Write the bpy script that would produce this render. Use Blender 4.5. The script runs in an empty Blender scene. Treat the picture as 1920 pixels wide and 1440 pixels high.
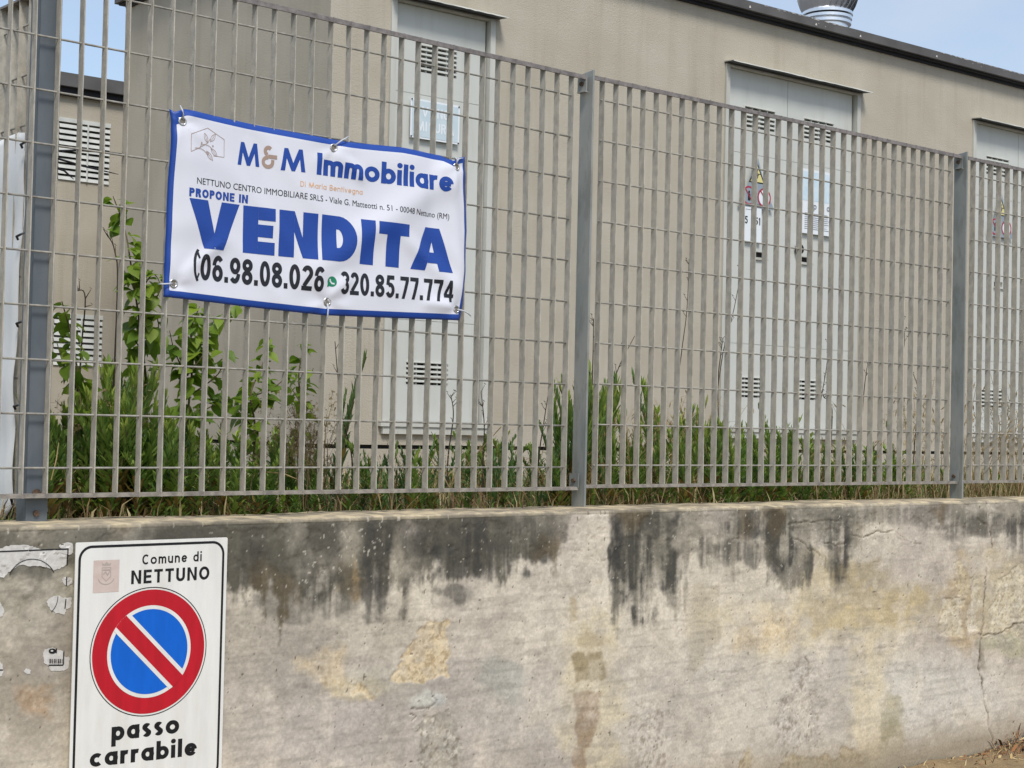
import bpy, bmesh, math, random
import numpy as np
from mathutils import Vector, Matrix
random.seed(7)
rng = np.random.default_rng(11)
scn = bpy.context.scene
col = scn.collection
PI = math.pi

# ------------------------------------------------------------------ camera
F_PX = 2897.8
CAM = np.array([-1.5662, -3.5989, 0.1957])
YAW, PIT, ROL = 0.7164, 0.0267, 0.0221
cy_, sy_ = math.cos(YAW), math.sin(YAW); cp_, sp_ = math.cos(PIT), math.sin(PIT)
fw = np.array([sy_*cp_, cy_*cp_, sp_]); r0 = np.array([cy_, -sy_, 0.0]); u0 = np.cross(r0, fw)
cr_, sr_ = math.cos(ROL), math.sin(ROL)
rt = cr_*r0 + sr_*u0; up = -sr_*r0 + cr_*u0
cd = bpy.data.cameras.new('camera'); cam = bpy.data.objects.new('camera', cd); col.objects.link(cam)
cd.sensor_width = 36.0; cd.lens = F_PX/1920*36.0; cd.clip_start = 0.05; cd.clip_end = 2000
M = Matrix(((rt[0], up[0], -fw[0], CAM[0]), (rt[1], up[1], -fw[1], CAM[1]), (rt[2], up[2], -fw[2], CAM[2]), (0, 0, 0, 1)))
cam.matrix_world = M
scn.camera = cam

# ------------------------------------------------------------------ world, sun, exposure
SUN_EL, SUN_AZ = math.radians(54), math.radians(205)      # azimuth clockwise from +Y
w = bpy.data.worlds.new('World'); scn.world = w; w.use_nodes = True
nt = w.node_tree; nt.nodes.clear()
out = nt.nodes.new('ShaderNodeOutputWorld'); bg = nt.nodes.new('ShaderNodeBackground'); bg.inputs[1].default_value = 0.15
sky = nt.nodes.new('ShaderNodeTexSky'); sky.sky_type = 'NISHITA'; sky.sun_disc = False
sky.sun_elevation = SUN_EL; sky.sun_rotation = SUN_AZ; sky.air_density = 1.0; sky.dust_density = 1.2; sky.ozone_density = 1.0
tc = nt.nodes.new('ShaderNodeTexCoord'); mp = nt.nodes.new('ShaderNodeMapping'); mp.inputs['Scale'].default_value = (1.0, 1.0, 2.2)
mp.inputs['Location'].default_value = (0.35, 0.1, 0.0)
cn = nt.nodes.new('ShaderNodeTexNoise'); cn.inputs['Scale'].default_value = 2.1; cn.inputs['Detail'].default_value = 6; cn.inputs['Roughness'].default_value = 0.55
rp = nt.nodes.new('ShaderNodeValToRGB'); rp.color_ramp.elements[0].position = 0.40; rp.color_ramp.elements[1].position = 0.66
rp.color_ramp.elements[0].color = (0.25, 0.25, 0.25, 1); rp.color_ramp.elements[1].color = (0.95, 0.95, 0.95, 1)
mxs = nt.nodes.new('ShaderNodeMix'); mxs.data_type = 'RGBA'; mxs.inputs[7].default_value = (3.7, 4.1, 4.7, 1)
nt.links.new(tc.outputs['Generated'], mp.inputs['Vector']); nt.links.new(mp.outputs['Vector'], cn.inputs['Vector'])
nt.links.new(cn.outputs['Fac'], rp.inputs['Fac']); nt.links.new(rp.outputs['Color'], mxs.inputs[0])
nt.links.new(sky.outputs['Color'], mxs.inputs[6]); nt.links.new(mxs.outputs[2], bg.inputs[0]); nt.links.new(bg.outputs[0], out.inputs[0])
sd = bpy.data.lights.new('sun', 'SUN'); sd.energy = 2.3; sd.angle = math.radians(16); sd.color = (1.0, 0.965, 0.92)
so = bpy.data.objects.new('sun', sd); col.objects.link(so)
sdir = Vector((math.sin(SUN_AZ)*math.cos(SUN_EL), math.cos(SUN_AZ)*math.cos(SUN_EL), math.sin(SUN_EL)))
so.rotation_euler = (-sdir).to_track_quat('-Z', 'Y').to_euler(); so.location = (0, -5, 8)
scn.view_settings.view_transform = 'Standard'; scn.view_settings.look = 'None'
scn.view_settings.exposure = 0.25; scn.view_settings.gamma = 1.0; scn.view_settings.use_curve_mapping = False
scn.render.engine = 'CYCLES'

# ------------------------------------------------------------------ picture point -> place
def ray(x, y): return fw + (x-960)/F_PX*rt + (720-y)/F_PX*up
def onY(x, y, Y):
    d = ray(x, y); t = (Y-CAM[1])/d[1]; return CAM + t*d
def onX(x, y, X):
    d = ray(x, y); t = (X-CAM[0])/d[0]; return CAM + t*d

# ------------------------------------------------------------------ helpers
def tag(o, label=None, cat=None, group=None, kind=None):
    if label: o['label'] = label
    if cat: o['category'] = cat
    if group: o['group'] = group
    if kind: o['kind'] = kind
    return o
def empty(name, loc=(0, 0, 0), rz=0.0, **k):
    o = bpy.data.objects.new(name, None); col.objects.link(o); o.location = loc; o.rotation_euler = (0, 0, rz)
    o.empty_display_size = 0.05
    return tag(o, **k)
def obj(name, me, parent=None, loc=None, rot=None):
    o = bpy.data.objects.new(name, me); col.objects.link(o)
    if parent is not None: o.parent = parent
    if loc is not None: o.location = loc
    if rot is not None: o.rotation_euler = rot
    return o
def copy_tree(o, parent=None):
    c = o.copy(); col.objects.link(c); c.parent = parent
    for ch in list(o.children): copy_tree(ch, c)
    return c
class MB:
    def __init__(s): s.v = []; s.f = []; s.m = []
    def add(s, vs, fs, mi=0):
        n = len(s.v); s.v += [tuple(map(float, p)) for p in vs]; s.f += [tuple(i+n for i in f) for f in fs]; s.m += [mi]*len(fs)
    def box(s, x0, x1, y0, y1, z0, z1, mi=0):
        s.add([(x0,y0,z0),(x1,y0,z0),(x1,y1,z0),(x0,y1,z0),(x0,y0,z1),(x1,y0,z1),(x1,y1,z1),(x0,y1,z1)],
              [(0,3,2,1),(4,5,6,7),(0,1,5,4),(1,2,6,5),(2,3,7,6),(3,0,4,7)], mi)
    def tube(s, pts, r, n=6, mi=0, cap=True):
        pts = [np.array(p, float) for p in pts]; rs = r if hasattr(r, '__len__') else [r]*len(pts)
        t0 = pts[1]-pts[0]; ref = np.array([0, 0, 1.0]) if abs(t0[2]) < .9*np.linalg.norm(t0) else np.array([1.0, 0, 0])
        vs = []; fs = []
        for i, p in enumerate(pts):
            t = pts[min(i+1, len(pts)-1)]-pts[max(i-1, 0)]; t = t/(np.linalg.norm(t)+1e-9)
            a = np.cross(t, ref); a /= (np.linalg.norm(a)+1e-9); b = np.cross(t, a)
            for k in range(n):
                q = 2*PI*k/n; vs.append(p+rs[i]*(math.cos(q)*a+math.sin(q)*b))
        for i in range(len(pts)-1):
            for k in range(n):
                fs.append((i*n+k, i*n+(k+1) % n, (i+1)*n+(k+1) % n, (i+1)*n+k))
        if cap: fs.append(tuple(range(n-1, -1, -1))); fs.append(tuple((len(pts)-1)*n+k for k in range(n)))
        s.add(vs, fs, mi)
    def mesh(s, name, mats, smooth=False):
        me = bpy.data.meshes.new(name); me.from_pydata(s.v, [], s.f)
        for m in (mats if isinstance(mats, (list, tuple)) else [mats]): me.materials.append(m)
        if len(s.m): me.polygons.foreach_set('material_index', s.m)
        if smooth: me.polygons.foreach_set('use_smooth', [True]*len(me.polygons))
        me.update(); return me
    def build(s, name, mats, parent=None, smooth=False, **k): return obj(name, s.mesh(name, mats, smooth), parent, **k)
def bevel(me, wd, seg=2):
    bm = bmesh.new(); bm.from_mesh(me); bmesh.ops.remove_doubles(bm, verts=bm.verts, dist=1e-6)
    bmesh.ops.bevel(bm, geom=[e for e in bm.edges], offset=wd, segments=seg, affect='EDGES', profile=0.5)
    bm.to_mesh(me); bm.free(); return me

# ------------------------------------------------------------------ numpy noise
_tab = {}
def vnoise(x, y, seed=0):
    if seed not in _tab: _tab[seed] = np.random.default_rng(seed+100).random((256, 256))
    T = _tab[seed]; xi = np.floor(x).astype(int); yi = np.floor(y).astype(int); fx = x-xi; fy = y-yi
    fx = fx*fx*(3-2*fx); fy = fy*fy*(3-2*fy); a = xi & 255; b = yi & 255; a1 = (a+1) & 255; b1 = (b+1) & 255
    return (T[a, b]*(1-fx)+T[a1, b]*fx)*(1-fy)+(T[a, b1]*(1-fx)+T[a1, b1]*fx)*fy
def fbm(x, y, seed=0, o=4, g=.5):
    s = 0; a = 1; t = 0
    for k in range(o): s = s+a*vnoise(x*2**k+7.3*k, y*2**k+3.1*k, seed+k); t += a; a *= g
    return s/t
def sst(a, b, x):
    t = np.clip((x-a)/(b-a), 0, 1); return t*t*(3-2*t)
def lin(c): return tuple(((v/255)/12.92 if v/255 <= .04045 else ((v/255+.055)/1.055)**2.4) for v in c)

# ------------------------------------------------------------------ materials
MATS = {}
def mat(name, c1, c2=None, scale=8, rough=.7, bump=0, bscale=60, metal=0, spec=.5, rnd=None, detail=5, stretch=(1, 1, 1), world=True, transl=0, attr=None, bdist=.002, lo=.35, hi=.65, coat=0):
    m = bpy.data.materials.new(name); m.use_nodes = True; n = m.node_tree; N = n.nodes; L = n.links
    b = N['Principled BSDF']; b.inputs['Roughness'].default_value = rough; b.inputs['Metallic'].default_value = metal
    b.inputs['Specular IOR Level'].default_value = spec; b.inputs['Coat Weight'].default_value = coat
    b.inputs['Base Color'].default_value = (*c1, 1)
    if world: g = N.new('ShaderNodeNewGeometry'); src = g.outputs['Position']
    else: g = N.new('ShaderNodeTexCoord'); src = g.outputs['Object']
    mpn = N.new('ShaderNodeMapping'); mpn.inputs['Scale'].default_value = stretch; L.new(src, mpn.inputs['Vector']); vec = mpn.outputs['Vector']
    last = None
    if attr:
        a = N.new('ShaderNodeAttribute'); a.attribute_name = attr; last = a.outputs['Color']
    elif c2 is not None:
        t = N.new('ShaderNodeTexNoise'); t.inputs['Scale'].default_value = scale; t.inputs['Detail'].default_value = detail; L.new(vec, t.inputs['Vector'])
        mr = N.new('ShaderNodeMapRange'); mr.inputs['From Min'].default_value = lo; mr.inputs['From Max'].default_value = hi; L.new(t.outputs['Fac'], mr.inputs['Value'])
        mx = N.new('ShaderNodeMix'); mx.data_type = 'RGBA'; mx.inputs[6].default_value = (*c1, 1); mx.inputs[7].default_value = (*c2, 1)
        L.new(mr.outputs['Result'], mx.inputs[0]); last = mx.outputs[2]
    if rnd is not None:
        oi = N.new('ShaderNodeObjectInfo'); mx = N.new('ShaderNodeMix'); mx.data_type = 'RGBA'; mx.blend_type = 'MULTIPLY'; mx.inputs[0].default_value = 1
        rr = N.new('ShaderNodeValToRGB'); rr.color_ramp.elements[0].color = (*rnd[0], 1); rr.color_ramp.elements[1].color = (*rnd[1], 1)
        L.new(oi.outputs['Random'], rr.inputs['Fac'])
        if last is not None: L.new(last, mx.inputs[6])
        else: mx.inputs[6].default_value = (*c1, 1)
        L.new(rr.outputs['Color'], mx.inputs[7]); last = mx.outputs[2]
    if last is not None: L.new(last, b.inputs['Base Color'])
    if bump:
        t = N.new('ShaderNodeTexNoise'); t.inputs['Scale'].default_value = bscale; t.inputs['Detail'].default_value = 4; L.new(vec, t.inputs['Vector'])
        bp = N.new('ShaderNodeBump'); bp.inputs['Strength'].default_value = bump; bp.inputs['Distance'].default_value = bdist
        L.new(t.outputs['Fac'], bp.inputs['Height']); L.new(bp.outputs['Normal'], b.inputs['Normal'])
    if transl:
        tr = N.new('ShaderNodeBsdfTranslucent'); ms = N.new('ShaderNodeMixShader'); ms.inputs[0].default_value = transl
        if last is not None: L.new(last, tr.inputs['Color'])
        else: tr.inputs['Color'].default_value = (*c1, 1)
        L.new(b.outputs[0], ms.inputs[1]); L.new(tr.outputs[0], ms.inputs[2]); L.new(ms.outputs[0], N['Material Output'].inputs['Surface'])
    MATS[name] = m; return m
def L8(*c): return lin(c)
def streaks(m, dark=(.78, .76, .72), amt=.5, sc=(5, 5, .35), scale=2.0, lo=.52, hi=.72):
    N = m.node_tree.nodes; L = m.node_tree.links; b = N['Principled BSDF']; src = b.inputs['Base Color'].links[0].from_socket
    g = N.new('ShaderNodeNewGeometry'); mp_ = N.new('ShaderNodeMapping'); mp_.inputs['Scale'].default_value = sc; L.new(g.outputs['Position'], mp_.inputs['Vector'])
    t = N.new('ShaderNodeTexNoise'); t.inputs['Scale'].default_value = scale; t.inputs['Detail'].default_value = 7; t.inputs['Roughness'].default_value = .6; L.new(mp_.outputs['Vector'], t.inputs['Vector'])
    r_ = N.new('ShaderNodeMapRange'); r_.inputs['From Min'].default_value = lo; r_.inputs['From Max'].default_value = hi; r_.inputs['To Max'].default_value = amt; L.new(t.outputs['Fac'], r_.inputs['Value'])
    x = N.new('ShaderNodeMix'); x.data_type = 'RGBA'; x.blend_type = 'MULTIPLY'; L.new(r_.outputs['Result'], x.inputs[0]); L.new(src, x.inputs[6]); x.inputs[7].default_value = (*dark, 1); L.new(x.outputs[2], b.inputs['Base Color'])
m_plaster = mat('cream plaster render', L8(188, 180, 163), L8(180, 171, 153), 3.0, .92, .6, 110, stretch=(1, 1, 1.5), bdist=.004, spec=.2)
m_plaster_side = mat('fine plaster render', L8(190, 181, 163), L8(180, 171, 153), 3.0, .92, .55, 140, bdist=.003, spec=.2)
streaks(m_plaster); streaks(m_plaster_side, amt=.4)
m_slate = mat('dark bitumen fascia', L8(98, 96, 94), L8(84, 82, 80), 6, .8, .3, 60, bdist=.003)
m_slate2 = mat('black lip and under-roof shade', L8(34, 34, 40), L8(26, 26, 30), 6, .7)  # black of the roof lips, also the painted shade strip below the main roof
m_chip = mat('flaked pale coating', L8(214, 208, 200), None, rough=.9)
m_grp = mat('light grey door panel', L8(206, 207, 199), L8(198, 199, 190), 4, .5, .12, 120, bdist=.001, lo=.3, hi=.8)
m_frame = mat('door frame metal', L8(206, 205, 196), L8(180, 178, 166), 5, .55, stretch=(1, 1, .3))
streaks(m_grp, (.84, .83, .80), .6, (4, 4, .5), 3, .5, .7)
m_dark = mat('dark cavity', L8(30, 31, 30), None, rough=.9)
m_galv = mat('galvanised post', L8(128, 133, 130), L8(156, 156, 149), 9, .6, .25, 70, metal=.0, stretch=(1, 1, .35), bdist=.0015)
streaks(m_galv, (.78, .76, .72), .8, (1, 1, .3), 30, .5, .62)
m_post = mat('slate grey galvanised post', L8(88, 96, 102), L8(108, 114, 118), 10, .5, .25, 60, metal=.0, stretch=(1, 1, .4), bdist=.0015)
m_bar = mat('weathered galvanised bar', L8(194, 187, 172), L8(172, 167, 155), 55, .75, .7, 260, metal=0, rnd=((1, .985, .96), (.93, .94, .94)), bdist=.0015, stretch=(1, 1, .6))
m_rail = mat('weathered galvanised rail', L8(160, 152, 140), L8(122, 116, 108), 45, .75, .7, 240, bdist=.0015)
m_toprail = mat('grey galvanised top rail', L8(140, 133, 128), L8(110, 104, 101), 45, .75, .7, 240, bdist=.0015)
streaks(m_bar, (.84, .80, .74), .5, (1, 1, .25), 60, .5, .62)
m_rod = mat('galvanised rod', L8(166, 162, 150), L8(132, 128, 120), 50, .6, .5, 300, bdist=.001)
m_rust = mat('rusty steel bolt', L8(110, 84, 62), L8(60, 50, 44), 200, .8, .5, 400)
m_steel = mat('nickel eyelet', (.62, .60, .56), None, rough=.25, metal=1)
m_chrome = mat('shiny sheet steel', (.86, .87, .88), None, rough=.3, metal=1, bump=.25, bscale=9, bdist=.02)
m_vinyl = mat('white vinyl', L8(236, 236, 242), None, rough=.42, bump=.1, bscale=700, bdist=.0003, transl=.10)
m_blue = mat('blue print', L8(28, 70, 156), None, rough=.42, bump=.1, bscale=700, bdist=.0003)
m_black = mat('black print', L8(30, 30, 36), None, rough=.45)
m_amp = mat('bronze print', L8(172, 146, 130), None, rough=.4)
m_orange = mat('peach print', L8(228, 180, 136), None, rough=.4)
m_greenp = mat('green print', L8(24, 128, 88), None, rough=.4)
m_tie = mat('clear white cable tie', L8(225, 228, 232), None, rough=.35, transl=.3)
m_tieb = mat('black cable tie', L8(24, 22, 26), None, rough=.4)
m_signw = mat('reflective white sheeting', L8(240, 238, 230), L8(231, 229, 222), 30, .38, .25, 380, bdist=.0006, stretch=(1, 1, .12), spec=.5)
streaks(m_signw, (.90, .88, .84), .7, (4, 4, 1), 5, .5, .7)
m_signr = mat('reflective red', L8(200, 22, 40), L8(186, 20, 36), 60, .38, .2, 380, bdist=.0006, stretch=(1, 1, .15))
m_signb = mat('reflective blue', L8(0, 104, 212), L8(0, 98, 202), 60, .38, .2, 380, bdist=.0006, stretch=(1, 1, .15))
m_signk = mat('sign black', L8(22, 22, 24), None, rough=.4)
m_alu = mat('aluminium plate back', L8(170, 172, 172), None, rough=.5, metal=.6)
m_fade = mat('faded pink sticker', L8(214, 196, 184), L8(206, 186, 174), 60, .6)
m_crest = mat('faded grey crest ink', L8(180, 168, 158), None, rough=.6)
m_sheet = mat('white plastic sheet', L8(248, 247, 242), L8(240, 240, 236), 5, .45, .3, 14, bdist=.004, stretch=(1, 1, .3), transl=.08)
m_paper = mat('torn white vinyl sticker', L8(218, 214, 206), L8(200, 196, 188), 80, .6, .5, 120, bdist=.001)
m_plq = mat('faded light blue plaque', L8(196, 212, 218), L8(206, 218, 222), 20, .45)
m_plqw = mat('plaque white', L8(232, 236, 238), None, rough=.45)
m_plgrey = mat('blue grey plaque', L8(146, 158, 166), None, rough=.5)
m_yel = mat('faded warning yellow', L8(222, 210, 140), None, rough=.5)
m_redp = mat('plaque red', L8(168, 44, 66), None, rough=.5)
m_txtg = mat('grey print', L8(128, 132, 140), None, rough=.5)
m_soil = mat('dry earth and litter', L8(88, 74, 54), L8(120, 104, 74), 22, .95, 1, 60, bdist=.02)
m_road = mat('street asphalt', (.07, .066, .06), (.10, .094, .085), 14, .95, 1, 120, bdist=.006)
m_pave = mat('dusty pavement edge', L8(150, 128, 92), L8(122, 102, 74), 12, .95, 1, 90, bdist=.008)
m_louv = mat('light grey louvre slat', L8(214, 215, 208), L8(196, 198, 192), 12, .6)
m_leaf = mat('broad leaf', L8(150, 172, 66), L8(120, 148, 54), 40, .5, rnd=((1.25, 1.2, .9), (.62, .78, .6)), transl=.45, world=False)
m_weed = mat('lance leaves', (1, 1, 1), rough=.55, attr='tint', rnd=((1.12, 1.05, 1.0), (.66, .76, .70)), transl=.3)
m_stem = mat('green brown stem', L8(112, 104, 62), L8(84, 74, 48), 30, .8)
m_twig = mat('dark dry stem', L8(78, 66, 50), L8(58, 50, 40), 30, .9)
m_straw = mat('dry straw', L8(196, 176, 128), L8(158, 132, 88), 18, .85, rnd=((1.1, 1.1, 1.1), (.7, .66, .6)), transl=.2)
m_fluff = mat('beige seed fluff', L8(176, 158, 118), L8(140, 122, 88), 60, .95, rnd=((1.1, 1.08, 1), (.75, .72, .68)), transl=.25)
m_grass = mat('low green growth', (1, 1, 1), rough=.6, attr='tint', transl=.25)
m_litter = mat('brown dead leaves', L8(132, 96, 60), rough=.9, attr='tint', transl=.1)
# wall: colour from painted-on growth and repairs, fine grain from nodes
m_wall = bpy.data.materials.new('stained cement render'); m_wall.use_nodes = True
def _wall():
    N = m_wall.node_tree.nodes; L = m_wall.node_tree.links; b = N['Principled BSDF']; b.inputs['Roughness'].default_value = .93
    b.inputs['Specular IOR Level'].default_value = .2
    a = N.new('ShaderNodeAttribute'); a.attribute_name = 'tint'; g = N.new('ShaderNodeNewGeometry')
    t = N.new('ShaderNodeTexNoise'); t.inputs['Scale'].default_value = 130; t.inputs['Detail'].default_value = 5; L.new(g.outputs['Position'], t.inputs['Vector'])
    mr = N.new('ShaderNodeMapRange'); mr.inputs['From Min'].default_value = .25; mr.inputs['From Max'].default_value = .75
    mr.inputs['To Min'].default_value = .84; mr.inputs['To Max'].default_value = 1.13; L.new(t.outputs['Fac'], mr.inputs['Value'])
    mx = N.new('ShaderNodeMix'); mx.data_type = 'RGBA'; mx.blend_type = 'MULTIPLY'; mx.inputs[0].default_value = 1
    L.new(a.outputs['Color'], mx.inputs[6]); L.new(mr.outputs['Result'], mx.inputs[7]); L.new(mx.outputs[2], b.inputs['Base Color'])
    t2 = N.new('ShaderNodeTexNoise'); t2.inputs['Scale'].default_value = 90; t2.inputs['Detail'].default_value = 8; L.new(g.outputs['Position'], t2.inputs['Vector'])
    bp = N.new('ShaderNodeBump'); bp.inputs['Strength'].default_value = .5; bp.inputs['Distance'].default_value = .0028
    L.new(t2.outputs['Fac'], bp.inputs['Height']); L.new(bp.outputs['Normal'], b.inputs['Normal'])
_wall()

# ------------------------------------------------------------------ lettering: strokes and polygons
def arc(cx, cz, rx, rz, a0, a1, n=14): return [(cx+rx*math.cos(math.radians(a0+(a1-a0)*i/n)), cz+rz*math.sin(math.radians(a0+(a1-a0)*i/n))) for i in range(n+1)]
def ring(cx, cz, rx, rz, n=28): return ('c', arc(cx, cz, rx, rz, 0, 360, n)[:-1])
def rect(x0, z0, x1, z1): return ('p', [(x0, z0), (x1, z0), (x1, z1), (x0, z1)])
XH = .72
def glyph(ch, t):
    """returns (list of shapes, width); shape: ('s',pts) open stroke, ('c',pts) closed stroke, ('p',pts) polygon"""
    h = t/2; r = XH/2-h; rx = .33-h; cx = .33; e = []
    if ch == ' ': return [], .34
    if ch == 'o': return [ring(.36, XH/2, .36-h, r)], .72
    if ch in 'abdgpq':
        W = .64; e = [ring(cx, XH/2, rx, r)]
        if ch == 'a': e.append(rect(W-t, 0, W, XH))
        if ch == 'd': e.append(rect(W-t, 0, W, 1.02))
        if ch == 'b': e.append(rect(0, 0, t, 1.02)); 
        if ch == 'p': e.append(rect(0, -.3, t, XH))
        if ch == 'q': e.append(rect(W-t, -.3, W, XH))
        if ch == 'g': e.append(('s', [(W-h, XH), (W-h, .0)]+arc(cx, -.03, W-h-cx, .24-h, 0, -150, 12)))
        return e, W
    if ch == 'e': return [('s', [(h*.9, XH/2), (.66-h, XH/2)]), ('s', arc(cx, XH/2, rx, r, 2, 325, 22))], .66
    if ch == 'c': return [('s', arc(.34, XH/2, .34-h, r, 48, 312, 20))], .60
    if ch == 's': return [('s', arc(.24, XH-.18-h*.3, .23-h, .19-h*.75, 35, 200, 10)+[(.24, XH/2)]+arc(.25, .18+h*.3, .23-h, .19-h*.75, 20, -150, 10))], .48
    if ch == 'r': return [rect(0, 0, t, XH), ('s', arc(.33, XH-.30, .33-h, .30-h, 180, 75, 10))], .40
    if ch == 'n': return [rect(0, 0, t, XH), ('s', arc(.30, XH-.29, .30-h, .29-h, 180, 0, 14)+[(.60-h, 0)])], .60
    if ch == 'u': return [rect(.60-t, 0, .60, XH), ('s', [(h, XH)]+arc(.30, .29, .30-h, .29-h, 180, 360, 14))], .60
    if ch == 'm': return [rect(0, 0, t, XH), ('s', arc(.27, XH-.26, .27-h, .26-h, 180, 0, 12)+[(.54-h, 0)]), ('s', arc(.81-t, XH-.26, .27-h, .26-h, 180, 0, 12)+[(1.08-t-h, 0)])], 1.08-t
    if ch == 'i': return [rect(0, 0, t, XH), ('p', arc(h, .93, t*.58, t*.58, 0, 360, 14)[:-1])], t
    if ch == 'l': return [rect(0, 0, t, 1.02)], t
    if ch == 't': return [rect(.10, 0, .10+t, .95), rect(0, XH-t*.9, .10, XH), rect(.10+t, XH-t*.9, .2+t, XH)], .22+t
    if ch == 'v': return [('p', [(0, XH), (t*1.1, XH), (.29, t*1.2), (.58-t*1.1, XH), (.58, XH), (.29+t*.55, 0), (.29-t*.55, 0)])], .58
    if ch == 'I': return [rect(0, 0, t, 1)], t
    if ch == 'E': return [rect(0, 0, t, 1), rect(t, 0, .62, t*.92), rect(t, .5-t*.45, .58, .5+t*.45), rect(t, 1-t*.92, .62, 1)], .62
    if ch == 'T': return [rect(0, 1-t*.95, .68, 1), rect(.34-h, 0, .34+h, 1-t*.95)], .68
    if ch == 'D': return [('c', [(h, h), (.32, h)]+arc(.34, .5, .38-h, .5-h, -88, 88, 16)+[(.32, 1-h), (h, 1-h)])], .74
    if ch == 'P': return [rect(0, 0, t, 1), ('s', [(t, 1-h), (.36, 1-h)]+arc(.36, .70, .28-h, .30-h, 88, -88, 12)+[(.36, .4+h), (t, .4+h)])], .64
    if ch == 'R': return [rect(0, 0, t, 1), ('s', [(t, 1-h), (.38, 1-h)]+arc(.38, .72, .27-h, .28-h, 88, -88, 12)+[(.38, .44+h), (t, .44+h)]), ('p', [(.30, .44), (.30+t*1.1, .44), (.70, 0), (.70-t*1.2, 0)])], .70
    if ch == 'B': return [rect(0, 0, t, 1), ('s', [(t, 1-h), (.34, 1-h)]+arc(.34, .75, .25-h, .25-h*.6, 88, -88, 10)+[(.34, .5+h*.1), (t, .5+h*.1)]), ('s', [(t, .5-h*.2), (.36, .5-h*.2)]+arc(.36, .27, .28-h, .27-h*.6, 88, -88, 10)+[(.36, h), (t, h)])], .64
    if ch == 'O': return [ring(.42, .5, .42-h, .5-h, 32)], .84
    if ch == 'C': return [('s', arc(.42, .5, .42-h, .5-h, 48, 312, 24))], .76
    if ch == 'U': return [('s', [(h, 1)]+arc(.35, .35, .35-h, .35-h, 180, 360, 16)+[(.70-h, 1)])], .70
    if ch == 'S': return [('s', arc(.33, .74, .29-h, .27-h, 30, 230, 12)+[(.33, .5)]+arc(.33, .26, .31-h, .27-h, 40, -150, 12))], .66
    if ch == 'N': W = .76; return [rect(0, 0, t, 1), rect(W-t, 0, W, 1), ('p', [(t, 1), (t, 1-t*1.5), (W-t, 0), (W-t, t*1.5)])], W
    if ch == 'V': W = .98; b = t*.62; return [('p', [(0, 1), (t*1.2, 1), (W/2, .30*t/.27), (W-t*1.2, 1), (W, 1), (W/2+b, 0), (W/2-b, 0)])], W
    if ch == 'A':
        W = .98; b = t*.55; tx = t*1.15; yi = 1-.30*t/.27; e = [('p', [(0, 0), (tx, 0), (W/2, yi), (W/2, 1), (W/2-b, 1)]), ('p', [(W, 0), (W/2+b, 1), (W/2, 1), (W/2, yi), (W-tx, 0)])]
        q = lambda z: tx+(W/2-tx)*z/yi
        z0, z1 = .18, .18+t*.85; e.append(('p', [(q(z0), z0), (W-q(z0), z0), (W-q(z1), z1), (q(z1), z1)])); return e, W
    if ch == 'M':
        w_ = 1.12; k = t/.2; return [('p', [(0, 0), (.15, 1), (.15+.17*k, 1), (w_/2, .36), (w_-.15-.17*k, 1), (w_-.15, 1), (w_, 0), (w_-.19*k, 0), (w_-.27*k+.01, .56), (w_/2+.08*k, 0), (w_/2-.08*k, 0), (.27*k-.01, .56), (.19*k, 0)])], w_
    if ch == 'K': return [rect(0, 0, t, 1)], .6
    if ch == '&': return [('s', arc(.34, .76, .25-h, .24-h, 40, 262, 14)), ('s', arc(.34, .28, .34-h, .28-h*.9, 90, 362, 20)+[(.68-h, .40)]), ('s', [(.34, .53), (.82, .53)])], .82
    if ch == '.': return [rect(0, 0, t*1.05, t*1.15)], t*1.05
    if ch == '-': return [rect(0, .35, .3, .35+t)], .3
    W = .56; c = W/2; rr = c-h
    if ch == '0': return [ring(c, .5, rr, .5-h)], W
    if ch == '6': return [ring(c, .32, rr, .32-h), ('s', arc(c+.02, .60, rr+.02, .40-h, 178, 40, 14))], W
    if ch == '9': return [ring(c, .68, rr, .32-h), ('s', arc(c-.02, .40, rr+.02, .40-h, -2, -140, 14))], W
    if ch == '8': return [ring(c, .745, rr*.93, .255-h), ring(c, .28, rr, .28-h)], W
    if ch == '2': return [('s', arc(c, .70, rr, .30-h, 165, -30, 16)+[(h*1.35, t*.9)]), rect(0, 0, W, t*.95)], W
    if ch == '3': return [('s', arc(c, .735, rr*.95, .265-h, 155, -75, 14)), ('s', arc(c, .29, rr, .29-h, 80, -160, 16))], W
    if ch == '5': return [('s', [(W-.02, 1-h*.95), (t*.9, 1-h*.95), (t*.62, .56)]), ('s', arc(c-.01, .34, rr+.01, .34-h, 125, -155, 18))], W
    if ch == '7': return [rect(0, 1-t*.95, W, 1), ('p', [(W-t*1.1, 1-t*.95), (W, 1-t*.95), (.12+t, 0), (.12, 0)])], W
    if ch == '4': return [rect(.34, 0, .34+t, 1), rect(.0, .2, .34, .2+t*.9), rect(.34+t, .2, W+.05, .2+t*.9), ('p', [(0, .2+t*.9), (t, .2+t*.9), (.34, .66), (.34, 1)])], W+.05
    if ch == '1': return [rect(.16, 0, .16+t, 1), ('p', [(0, .72), (.16, .80), (.16, 1)])], .16+t+.06
    return [], .3
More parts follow.
